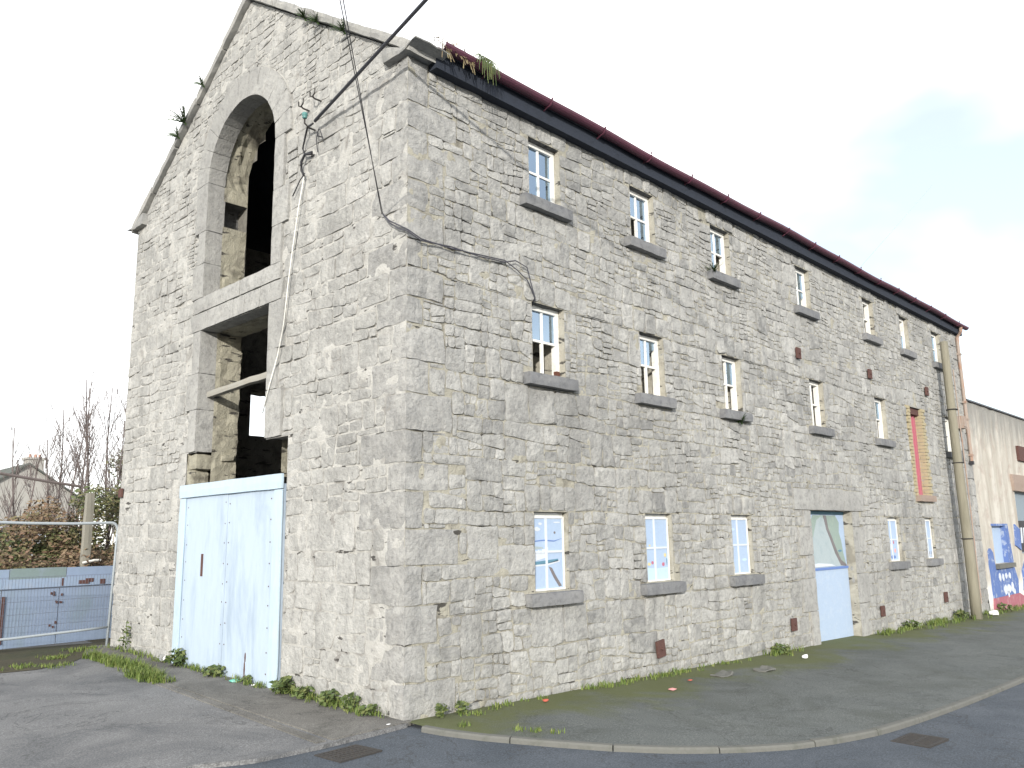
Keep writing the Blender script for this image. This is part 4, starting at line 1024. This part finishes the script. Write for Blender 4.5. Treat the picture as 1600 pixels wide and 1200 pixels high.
# insulator and brackets on the gable
ins = MB(); prof = [(.0, .0), (.03, .0), (.045, .02), (.03, .035), (.05, .05), (.05, .085), (.03, .10), (.0, .105)]
vs = [(-.16+.75*r_*math.cos(a), 1.83+.75*r_*math.sin(a), 6.84+.8*z_) for r_, z_ in prof for a in [k*math.pi/5 for k in range(10)]]
ins.add(vs, [(i*10+k, i*10+(k+1) % 10, (i+1)*10+(k+1) % 10, (i+1)*10+k) for i in range(7) for k in range(10)])
io = tag(ins.build('insulator', M['insulator'], None, smooth=True, origin=(-.16, 1.83, 6.84)), 'green glass insulator on an iron hook beside the arch', 'insulator')
b = MB(); b.tube([(0, 1.83, 6.74), (-.10, 1.83, 6.74), (-.16, 1.83, 6.78), (-.16, 1.83, 6.86)], .011, 5); b.build('iron_hook', M['iron'], io, origin=(-.1, 1.83, 6.8))
for i, (yy, z) in enumerate(((1.98, 7.06), (1.72, 7.09))):
    b = MB(); b.tube([(0, yy, z), (-.10, yy, z-.0), (-.13, yy, z+.02)], .011, 5); b.tube([(-.13, yy-.055, z+.10), (-.13, yy-.05, z+.04), (-.13, yy, z+.01), (-.13, yy+.05, z+.04), (-.13, yy+.055, z+.10)], .010, 5)
    tag(b.build('wire_bracket', M['iron'], None, origin=(-.1, yy, z)), ('empty forked iron bracket nearest the arch, above the insulator', 'empty forked iron bracket above the thick cable end')[i], 'bracket', 'forked wire brackets')
b = MB()
for q in ([(-.03, 1.72, 6.70), (-.06, 1.70, 6.60), (-.03, 1.62, 6.56)], [(-.03, 1.74, 6.68), (-.05, 1.73, 6.55), (-.03, 1.72, 6.4)], [(-.03, 1.70, 6.7), (-.07, 1.62, 6.64), (-.03, 1.60, 6.5)]): b.tube(q, .008, 4)
tag(b.build('wire_offcuts', M['black'], None, origin=(-.03, 1.7, 6.6)), 'tangle of short black wire ends under the thick cable end', 'wire')

# ------------------------------------------------------------------ hoarding, mesh fence, post (left)
HD = empty('blue_hoarding', (-.6, 8.3, G(0, 8.3)), 'weathered pale blue board hoarding closing the gap beside the gable', 'fence')
hy = lambda x: 8.05+.10*(x+1.4)
def slab(nm, m, x0, x1, z0, z1, dy, th=.02, lean=0.):
    b = MB(); b.box(x0, x1, 0, th, z0, z1); b.v = [(a, hy(a)+c+dy+lean*(e-z0), e) for a, c, e in b.v]
    return b.build(nm, m, HD, origin=(x0, hy(x0), z0))
xs = [-4.6, -3.4, -2.35, -1.36, -.52, .46]
for i, (a, b) in enumerate(zip(xs, xs[1:])):
    slab('board', M['hoard'], a+.006, b-.006, .18, 1.10, rs.uniform(-.008, .008))
    slab('top_board', M['hoard_green'] if i == 3 else M['hoard'], a+.1, b+.09, 1.19, 1.36+rs.uniform(-.01, .012), .03)
    slab('rail', M['hoard_rail'], a, b-.004, 1.06, 1.20, -.045, .04)
for i in range(14):
    x = -.56+rs.uniform(-.09, .09); z = rs.uniform(.3, 1.02); b = MB(); w_ = rs.uniform(.006, .014); b.box(x-w_, x+w_, hy(x)-.014, hy(x)+.002, z-w_, z+w_*1.8); b.build('rust_hole', M['rust'], HD, origin=(x, hy(x), z))
for x, z, w_, h_ in ((-.18, 1.115, .09, .03), (-.08, 1.14, .06, .03), (.13, 1.11, .04, .04), (-1.33, .6, .02, .35), (-.50, 1.13, .012, .06)):
    b = MB(); b.box(x-w_, x+w_, hy(x)-.052 if z > 1.05 else hy(x)-.015, hy(x), z-h_, z+h_); b.build('rust_stain', M['rust'], HD, origin=(x, hy(x), z))
FN = empty('mesh_fence', (-1.6, 7.3, G(0, 7.3)), 'galvanised steel mesh fence panel with rounded corner in front of the blue hoarding', 'fence')
fy = lambda x: 7.35+.02*(x)
x0, x1, z0, z1 = -3.5, .02, .42, 2.05
fr = MB(); cr = .12
top_ = [(x0, fy(x0), z1)]+[(x0+(x1-cr-x0)*i/6, fy(x0+(x1-cr-x0)*i/6), z1+.02*math.sin(i)) for i in range(1, 7)]+[(x1-cr+cr*math.sin(a), fy(x1), z1-cr+cr*math.cos(a)) for a in [k*math.pi/10 for k in range(1, 6)]]+[(x1-.05, fy(x1), .13)]
fr.tube(top_, .021, 8); fr.build('frame_tube', M['galv'], FN, smooth=True, origin=(x1, fy(x1), 1))
b = MB(); b.tube([(x0, fy(x0), z0-.02), (-1.4, fy(-1.4), z0-.03), (-.5, fy(-.5), z0), (x1-.045, fy(x1), z0+.02)], .019, 8); b.build('bottom_tube', M['galv'], FN, smooth=True, origin=(0, fy(0), z0))
b = MB(); x = x0
while x < x1-.06:
    b.tube([(x, fy(x), z0), (x+.004, fy(x), 1.25)], .0028, 3, cap=False); x += .044
for z in (.55, .72, .9, 1.08, 1.25): b.tube([(x0, fy(x0), z), (x1-.05, fy(x1), z)], .0028, 3, cap=False)
tag(b.build('mesh_wires', M['wire'], FN, origin=(-1, fy(-1), 1)), kind='stuff')
m_ = MB(); block_box(m_, .13, .27, 9.15, 9.29, .1, 2.62, step=.2, amp=.004, rnd=.014); po = tag(m_.build('concrete_post', M['concrete_post'], None, origin=(.2, 9.2, .18)), 'square weathered concrete post among brambles behind the hoarding', 'post')
b = MB(); b.tube([(.12, 9.1, 1.40), (.3, 9.08, 1.44), (.42, 9.1, 1.44)], .02, 5); b.build('white_tie', M['white_rope'], po, origin=(.2, 9.1, 1.4))

# ------------------------------------------------------------------ plants
def blades(mb, cx, cy, cz, n, h, spread, rnd, lean=.5, w=.006, droop=0.):
    for _ in range(n):
        a = rnd.uniform(0, 6.283); r_ = spread*math.sqrt(rnd.random()); x, y_ = cx+r_*math.cos(a), cy+r_*math.sin(a)
        b = rnd.uniform(0, 6.283); L = h*rnd.uniform(.5, 1.1); l = lean*rnd.uniform(.1, 1)*L
        dx, dy = math.cos(b), math.sin(b); px2, py2 = -dy*w, dx*w
        mx, my, mz = x+dx*l*.35, y_+dy*l*.35, cz+L*.6
        tx, ty, tz = x+dx*l, y_+dy*l, cz+L*(1-droop)
        mb.add([(x-px2, y_-py2, cz), (x+px2, y_+py2, cz), (mx+px2*.8, my+py2*.8, mz), (mx-px2*.8, my-py2*.8, mz), (tx, ty, tz)], [(0, 1, 2, 3), (3, 2, 4)], rnd.random())
def leaves(mb, cx, cy, cz, n, sx, sy, sz, size, rnd, tl=0., th=1.):
    for _ in range(n):
        while True:
            a, b, c = rnd.uniform(-1, 1), rnd.uniform(-1, 1), rnd.uniform(-1, 1)
            if a*a+b*b+c*c < 1: break
        p = Vector((cx+a*sx, cy+b*sy, cz+c*sz)); u = Vector((rnd.gauss(0, 1), rnd.gauss(0, 1), rnd.gauss(0, .6))).normalized(); v = u.orthogonal().normalized(); s_ = size*rnd.uniform(.6, 1.3)
        w_ = u.cross(v)
        mb.add([p-u*s_, p+v*s_*.5+w_*s_*.12, p+u*s_, p-v*s_*.5+w_*s_*.12], [(0, 1, 2, 3)], rnd.uniform(tl, th))
rp = random.Random(77)
# grass strips: nobody could count the blades
mb = MB()
for i in range(46):
    t = i/45; x = -.62+.0*t+rp.gauss(0, .05)-(.12 if t > .7 else 0); y_ = 6.35-2.75*t
    blades(mb, x, y_, G(x, y_), 60, .10+.04*rp.random(), .07+.06*rp.random(), rp, 1.1, .0045)
for cx, cy, n_ in ((-1.55, 6.1, 10), (-1.0, 6.7, 14), (-.45, 7.2, 20), (-1.25, 5.9, 9), (-2.1, 7.4, 10)):
    for _ in range(n_): blades(mb, cx+rp.gauss(0, .18), cy+rp.gauss(0, .12), G(0, cy), 12, .06, .08, rp, .9, .005)
tag(mb.build('grass', M['grass'], None), 'strip of bright grass in the seam between forecourt and apron', 'grass', None, 'stuff')
mb = MB()
for x0, x1, dn, h_, sp in ((1.0, 1.9, 90, .05, .10), (2.6, 4.8, 140, .07, .10), (4.9, 6.6, 50, .05, .1), (6.9, 7.9, 150, .11, .12), (11.3, 13.2, 130, .10, .12), (13.2, 17.6, 110, .14, .16), (17.6, 26, 60, .12, .2)):
    for _ in range(int((x1-x0)*dn/8)):
        x = rp.uniform(x0, x1); y_ = -.045-abs(rp.gauss(0, sp)); blades(mb, x, y_, G(x, y_), 9, h_, .06, rp, .9, .006)
for a_, b_, n_ in ((.2, 2.2, 60), (2.4, 4.6, 34), (5.0, 7.1, 26)):
    for _ in range(n_):
        y_ = rp.uniform(a_, b_); x = -.035-abs(rp.gauss(0, .05)) - (.03 if 2.3 < y_ < 4.9 else 0); blades(mb, x, y_, G(x, y_)+.012, 9, .08, .05, rp, 1.1, .005)
for x, y_ in ((.62, -.16), (.75, -.24), (.3, -.52), (.55, -1.0), (.62, -1.12), (.72, -1.3)): blades(mb, x, y_, G(x, y_)+.0, 26, .045, .07, rp, .9, .005)
tag(mb.build('grass', M['grass'], None), 'thin grass along the foot of the street wall and the kerb start', 'grass', None, 'stuff')
def weed(x, y_, n_, s_, h_, label, lsz=.03):
    mb = MB(); z = G(x, y_)+.012
    mb.tube([(x, y_, z), (x+.01, y_, z+h_*.5), (x, y_, z+h_*.9)], .005, 4); leaves(mb, x, y_, z+h_*.45, n_, s_, s_*.8, h_*.5, lsz, rp)
    o = mb.build('weed_plant', M['weed'], None, origin=(x, y_, z)); tag(o, label, 'weed', 'weeds along the wall foot')
    b = MB(); blades(b, x, y_, z, max(6, n_//12), h_*1.1, s_*.5, rp, .8, .005); b.build('stems', M['weed'], o, origin=(x, y_, z))
    return o
weed(-.10, 4.66, 130, .17, .24, 'bushy green weed at the left foot of the pale blue gable door', .045)
weed(-.09, 3.58, 120, .20, .13, 'low weed at the foot of the gable door under its middle seam', .035)
weed(-.08, 2.85, 45, .09, .10, 'small sprig at the foot of the gable door near its right stile', .03)
weed(-.10, 1.98, 150, .16, .19, 'dense weed just right of the gable door at the wall foot', .04)
weed(-.09, 1.60, 110, .15, .13, 'yellowish weed second right of the gable door', .035)
weed(-.09, 1.10, 120, .16, .15, 'leafy weed midway between gable door and corner', .035)
weed(-.09, .72, 90, .12, .18, 'upright weed nearing the warehouse corner on the gable side', .03)
weed(-.09, .42, 80, .13, .11, 'low weed closest to the corner on the gable side', .03)
weed(.38, -.09, 60, .07, .13, 'small bright weed at the corner foot, nearest the corner on the street side', .025)
weed(.66, -.09, 60, .09, .12, 'second small bright weed along the street wall from the corner', .025)
weed(.0-.08, 6.5, 70, .10, .45, 'tall sparse weed against the gable left of the door', .03)
weed(7.35, -.14, 110, .20, .15, 'clump of green weeds at the rough wall foot before the street door', .04)
weed(13.0, -.14, 80, .22, .17, 'leafy weed clump under the fourth boarded window', .05)
weed(16.1, -.16, 80, .20, .24, 'weed clump beside the foot of the timber pole', .05)
weed(19.6, -.2, 80, .3, .22, 'weed clump at the foot of the blue painted wall', .05)
# plants on the masonry
def fern(x, y_, z, n_, s_, label, dirn=-1):
    b = MB()
    b.tube([(x, y_, z-.02), (x-.05, y_, z+.03)], .012, 5)
    for _ in range(int(n_*1.5)):
        a = rp.uniform(0, 6.283); L = 1.5*s_*rp.uniform(.6, 1.1); p = Vector((x-.03, y_, z)); dv = Vector((-.5+.4*math.cos(a), .6*math.sin(a), .75*rp.uniform(.2, 1))).normalized()
        sp_ = [p]+[p+dv*L*(k+1)/5-Vector((0, 0, .35*L*(k/5)**2)) for k in range(5)]
        b.tube(sp_, .003, 3, rp.random(), cap=False)
        for k in range(5):
            q = p+dv*L*(k+1)/5-Vector((0, 0, .35*L*(k/5)**2)); s2 = L*.16*(1-k/7); sd2 = dv.orthogonal().normalized()
            b.add([q-sd2*s2, q+dv*s2*.5, q+sd2*s2, q-dv*s2*.4], [(0, 1, 2, 3)], rp.random())
    return tag(b.build('fern_plant', M['fern'], None, origin=(x, y_, z)), label, 'plant', 'plants rooted in the masonry')
fern(-.06, 5.50, 8.22, 26, .22, 'largest fern clump on the left gable verge')
fern(-.06, 5.72, 8.06, 14, .15, 'lower fern clump on the left gable verge')
fern(-.06, 4.92, 8.62, 12, .13, 'small upper fern on the left gable verge')
fern(-.05, 2.05, 8.36, 22, .11, 'dark fern under the coping right of the apex')
fern(-.05, 1.75, 8.16, 18, .11, 'dark fern under the coping, second right of the apex')
fern(-.05, 1.15, 7.74, 18, .13, 'green fern tuft under the coping halfway down the right slope')
fern(6.20, -.06, 5.80, 26, .17, 'fern growing at the left end of the third upper window sill')
fern(6.75, -.06, 3.44, 22, .14, 'yellow green fern below the third middle window sill')
b = MB()
for _ in range(46):
    a = rp.gauss(0, .8); x = .92+rp.gauss(0, .03); L = rp.uniform(.05, .30)*math.exp(-a*a*.4); P0 = Vector((x, -.24, 7.12)); w_ = .005
    pts = [P0, P0+Vector((a*.07, -.05, .07)), P0+Vector((a*.13, -.09, -.02)), P0+Vector((a*.15, -.10, -L))]
    for p, q in zip(pts, pts[1:]): b.add([p-Vector((w_, 0, 0)), p+Vector((w_, 0, 0)), q+Vector((w_*.8, 0, 0)), q-Vector((w_*.8, 0, 0))], [(0, 1, 2, 3)], rp.random())
tag(b.build('grass_tuft', M['weed'], None, origin=(.92, -.24, 7.1)), 'grass tuft hanging over the gutter near the gable corner', 'plant')
b = MB()
for _ in range(34):
    x = rp.uniform(.28, .80); P0 = Vector((x, -.22, 7.13)); L = rp.uniform(.05, .22); w_ = .007
    q = P0+Vector((rp.gauss(0, .03), -.05, -L)); b.add([P0-Vector((w_, 0, 0)), P0+Vector((w_, 0, 0)), q+Vector((w_, 0, 0)), q-Vector((w_, 0, 0))], [(0, 1, 2, 3)], rp.random())
leaves(b, .45, -.20, 7.16, 150, .26, .08, .05, .022, rp)
tag(b.build('gutter_growth', M['straw'], None, origin=(.5, -.2, 7.1)), 'dry brown growth spilling from the gutter end at the gable corner', 'plant')

# brambles and saplings behind the hoarding
def bramble(x, y_, sx, sy, top_, n_, label, tl=0., th=1.):
    b = MB(); k = 26
    cl = []
    for _ in range(k):
        a = rp.uniform(-1, 1); c = rp.uniform(-1, 1); hh = top_*rp.uniform(.12, 1)*math.sqrt(max(.1, 1-.6*a*a)); cl.append((x+a*sx, y_+c*sy, G(0, y_)+hh*.95))
    for cx, cy, cz in cl: t = rp.uniform(tl, max(tl, th-.35)); leaves(b, cx, cy, cz, int(n_*2.4)//k, .38, .34, .30, .046, rp, t, min(1, t+.35))
    o = tag(b.build('bramble_bush', M['bramble'], None, origin=(x, y_, G(0, y_))), label, 'bush', 'brambles behind the hoarding')
    s_ = MB()
    for cx, cy, cz in cl[:16]:
        s_.tube([(x+(cx-x)*.3, y_+(cy-y_)*.3, G(0, y_)), ((x+cx)/2, (y_+cy)/2, cz*.7), (cx, cy, cz+.1), (cx+rp.gauss(0, .3), cy+rp.gauss(0, .2), cz-.15+rp.gauss(0, .2))], [.012, .009, .006, .003], 4, rp.random())
    s_.build('stems', M['straw'], o, origin=(x, y_, .2)); return o
bramble(1.0, 10.6, .75, .7, 3.2, 3400, 'tall green bramble mound right behind the concrete post', .05, .75)
bramble(.15, 11.0, .8, .6, 2.65, 3000, 'tangled brown and green bramble mound left of the concrete post', .25, 1.)
bramble(-.75, 11.0, .7, .6, 1.75, 2600, 'dark green bramble bush at the left edge behind the hoarding', 0, .5)
bramble(.45, 9.5, .9, .3, 1.55, 2200, 'low reddish bramble tangle resting just over the hoarding top', .5, 1.)
bramble(-.9, 9.5, .7, .3, 1.5, 1500, 'low dry bramble tangle over the hoarding near the picture edge', .4, 1.)
bramble(1.9, 12.0, .9, .7, 3.7, 2600, 'green ivy covered mound half hidden by the gable', .0, .6)
def sapling(x, y_, h_, seed, label, nb=10, lean=.0):
    nb = int(nb*1.6)
    r_ = random.Random(seed); b = MB(); tw = MB(); z = G(0, y_)
    tr = [Vector((x+lean*t*h_+.05*math.sin(t*5+seed)*h_*.3, y_, z+h_*t)) for t in [i/7 for i in range(8)]]
    b.tube(tr, [.032*(1-i/8.5)+.004 for i in range(8)], 5)
    for i in range(nb):
        t = r_.uniform(.22, .92); k = int(t*7); p = tr[k].lerp(tr[k+1], t*7-k); a = r_.uniform(0, 6.283); L = h_*r_.uniform(.16, .36)*(1.1-t*.6)
        dv = Vector((math.cos(a)*.42, math.sin(a)*.42, 1)).normalized(); pts = [p+dv*L*s_+Vector((r_.gauss(0, .02), r_.gauss(0, .02), .06*L*s_)) for s_ in (0, .35, .7, 1)]
        tw.tube(pts, [.010*(1-t*.5), .007, .005, .003], 4, cap=False)
        for _ in range(5):
            s_ = r_.uniform(.2, .95); q = p+dv*L*s_; a2 = r_.uniform(0, 6.283); d2 = (dv+Vector((math.cos(a2), math.sin(a2), .3))*.6).normalized(); l2 = L*r_.uniform(.2, .45)
            tw.tube([q, q+d2*l2*.5, q+d2*l2+Vector((0, 0, .1*l2))], [.006, .004, .002], 3, cap=False)
    o = tag(b.build('bare_sapling', M['bark'], None, origin=(x, y_, z)), label, 'tree', 'bare saplings beyond the hoarding')
    tw.build('branches', M['bark'], o, origin=(x, y_, z)); return o
for i, (x, y_, h_, nb, ln, lb) in enumerate((
    (.95, 11.3, 4.1, 14, -.05, 'bare forked sapling standing tallest left of the gable'), (1.15, 11.0, 4.0, 14, .05, 'bare sapling leaning right, close beside the tallest one'),
    (1.45, 11.2, 4.5, 12, .03, 'bare sapling half hidden behind the gable edge'), (.45, 12.0, 3.6, 12, -.04, 'thin bare sapling in front of the distant chimney'),
    (1.75, 12.2, 4.6, 12, .05, 'bare sapling furthest right, rising behind the ivy mound'), (.05, 12.2, 3.3, 10, .04, 'thin bare sapling before the grey house gable'),
    (-.45, 12.4, 3.0, 9, -.03, 'slender bare sapling left of the house apex'), (1.25, 12.8, 4.9, 12, -.01, 'pale bare sapling with fine upright twigs in the middle of the group'),
    (.75, 13.0, 4.4, 16, .02, 'slim bare sapling between the tallest one and the chimney'), (1.6, 13.4, 5.2, 16, -.03, 'high bare sapling rising against the gable edge'), (.3, 13.6, 4.0, 14, -.05, 'bare sapling leaning left over the house roof'),
    (2.0, 13.0, 5.0, 16, -.04, 'bare sapling leaning left out from behind the gable'), (1.3, 13.9, 4.6, 14, .06, 'bare sapling crossing behind the tallest one'), (-.1, 13.4, 3.2, 12, .06, 'short bare sapling leaning right before the house gable'))):
    sapling(x, y_, h_, i+3, lb, nb, ln)

# house far behind
HS = empty('grey_house', (15, 68, 0), 'grey rendered house with a chimney seen beyond the brambles', 'house')
m_ = MB(); hx, hy0, hy1 = 14.68, 65, 74; hw = 3.9; apex = 7.94; ev = apex-.66*hw
m_.add([(hx-hw, hy0, -.5), (hx+hw, hy0, -.5), (hx+hw, hy0, ev), (hx, hy0, apex), (hx-hw, hy0, ev), (hx-hw, hy1, -.5), (hx+hw, hy1, -.5), (hx+hw, hy1, ev), (hx, hy1, apex), (hx-hw, hy1, ev)],
       [(0, 1, 2, 3, 4), (6, 5, 9, 8, 7), (1, 6, 7, 2), (5, 0, 4, 9)]); m_.build('wall', M['house_wall'], HS, origin=(hx, hy0, 0))
m_ = MB()
for sgn in (-1, 1):
    m_.add([(hx, hy0-.25, apex+.14), (hx+sgn*(hw+.3), hy0-.25, ev-.06), (hx+sgn*(hw+.3), hy1, ev-.06), (hx, hy1, apex+.14), (hx, hy0-.25, apex-.02), (hx+sgn*(hw+.3), hy0-.25, ev-.2)], [(0, 1, 2, 3), (0, 4, 5, 1)])
rfh = m_.build('roof', M['house_roof'], HS, origin=(hx, 70, apex))
m_ = MB(); m_.box(15.16, 16.35, 67, 68.2, 5.6, 8.55); m_.box(15.05, 16.46, 66.9, 68.3, 8.55, 8.72); ch = m_.build('chimney', M['house_wall'], rfh, origin=(15.75, 67.5, 6))
for x in (15.42, 15.80, 16.12):
    m_ = MB(); m_.tube([(x, 67.5, 8.70), (x, 67.5, 9.02)], [.12, .09], 8); m_.build('chimney_pot', M['chim_pot'], rfh, origin=(x, 67.5, 8.7))
LT = empty('white_outhouse', (13.2, 58, 0), 'low white outhouse with a dark window at the left picture edge', 'outhouse')
m_ = MB(); m_.box(8.5, 14.4, 58, 62, -.5, 3.2); m_.build('wall', M['house_white'], LT, origin=(12, 58, 0))
m_ = MB(); m_.box(8.3, 14.6, 57.7, 62.2, 3.2, 3.34); m_.build('roof', M['house_roof'], LT, origin=(12, 58, 3.2))
m_ = MB(); m_.box(10.6, 13.0, 57.92, 57.99, 2.2, 3.0); m_.build('window', M['glass_dark'], LT, origin=(11, 58, 2))
b = MB(); b.tube([(-1.0, 10.2, 2.98), (-.15, 10.25, 2.86), (.38, 10.3, 2.80)], .028, 6)
tag(b.build('timber_rail', M['bark'], None, origin=(-.3, 10.2, 2.9)), 'dark thin timber rail sloping across in front of the grey house', 'rail')
bramble(-1.2, 13.6, 1.0, .8, 1.5, 1600, 'far dark bush under the white outhouse', 0, .5)

# ------------------------------------------------------------------ drains and litter
def grate(cx, cy, w_, l_, rot, label):
    z = G(cx, cy)-LIP; o = empty('drain_grate', (cx, cy, z), label, 'drain', 'road drains')
    def tf(b): c_, s_ = math.cos(rot), math.sin(rot); b.v = [(cx+x*c_-y_*s_, cy+x*s_+y_*c_, z+e) for x, y_, e in b.v]; return b
    b = MB(); b.box(-w_/2, w_/2, -l_/2, -l_/2+.03, -.02, .012); b.box(-w_/2, w_/2, l_/2-.03, l_/2, -.02, .012); b.box(-w_/2, -w_/2+.03, -l_/2+.03, l_/2-.03, -.02, .012); b.box(w_/2-.03, w_/2, -l_/2+.03, l_/2-.03, -.02, .012)
    tf(b).build('frame', M['iron'], o, origin=(cx, cy, z))
    b = MB(); b.box(-w_/2+.03, w_/2-.03, -l_/2+.03, l_/2-.03, -.001, .002); tf(b).build('pit_shade', M['black'], o, origin=(cx, cy, z))  # flat black sheet painting the darkness below the bars
    n_ = 9
    for i in range(n_):
        x = -w_/2+.05+(w_-.1)*i/(n_-1); b = MB(); b.box(x-.012, x+.012, -l_/2+.03, l_/2-.03, .002, .012); tf(b).build('bar', M['iron'], o, origin=(cx, cy, z))
    b = MB(); b.box(-w_/2+.03, w_/2-.03, -.012, .012, .003, .0125); tf(b).build('bar', M['iron'], o, origin=(cx, cy, z))
grate(-.93, -.44, .44, .34, .08, 'iron drain grate in the road below the forecourt edge')
grate(3.03, -3.62, .44, .34, -.05, 'iron drain grate in the road by the kerb, right of the bend')
def scrap(nm, x, y_, s_, m, label, cat='litter', h_=.03, seed=0):
    b = MB(); g = G(x, y_)+.014; block_box(b, x-s_, x+s_, y_-s_*.7, y_+s_*.7, g, g+h_, step=s_*.6, amp=min(.012, s_*.25), rnd=s_*.2, seed=seed)
    return tag(b.build(nm, m, None, origin=(x, y_, g)), label, cat, None)
b = MB(); c0 = Vector((-.07, 5.15, G(0, 5.15)+.05)); ax = Vector((-.55, -.75, .25)).normalized(); b.tube([c0, c0+ax*.12], [.036, .048], 10, cap=False); b.tube([c0+ax*.004, c0+ax*.008], .035, 10)
tag(b.build('paper_cup', M['litter_white'], None, smooth=True, origin=c0), 'crushed white paper cup lying on the apron by the gable door', 'litter')
scrap('wrapper', -.14, 3.02, .07, M['litter_green'], 'green and white wrapper at the foot of the gable door', 'litter', .035, 1)
scrap('paper_scrap', -.12, 2.62, .03, M['litter_white'], 'tiny white paper scrap near the right stile of the gable door', 'litter', .02, 2)
scrap('paper_scrap', 1.71, -.27, .035, M['litter_red'], 'red paper scrap on the grass under the first boarded window', 'litter', .02, 3)
scrap('paper_scrap', 3.33, -.79, .05, M['litter_pink'], 'pale pink paper scrap on the footpath near the drain spout', 'litter', .012, 4)
scrap('paper_scrap', 4.0, -.6, .035, M['litter_red'], 'small orange red scrap on the footpath below the tilted tie plate', 'litter', .015, 5)
scrap('paper_scrap', 7.06, -.66, .05, M['litter_white'], 'white crumpled paper on the footpath before the street door', 'litter', .05, 6)
scrap('paper_scrap', 17.95, -.36, .13, M['litter_white'], 'white crumpled paper at the far end of the warehouse wall', 'litter', .12, 7)
scrap('paper_scrap', -.2, -.02, .02, M['litter_white'], 'tiny pale scrap by the warehouse corner at the road edge', 'litter', .008, 8)
scrap('flat_stone', 4.75, -.62, .16, M['kerb'], 'flat grey stone slab lying on the mossy footpath', 'stone', .008, 9)
scrap('flat_stone', 5.55, -.78, .16, M['kerb'], 'broken pale concrete patch on the footpath right of the flat slab', 'stone', .006, 10)
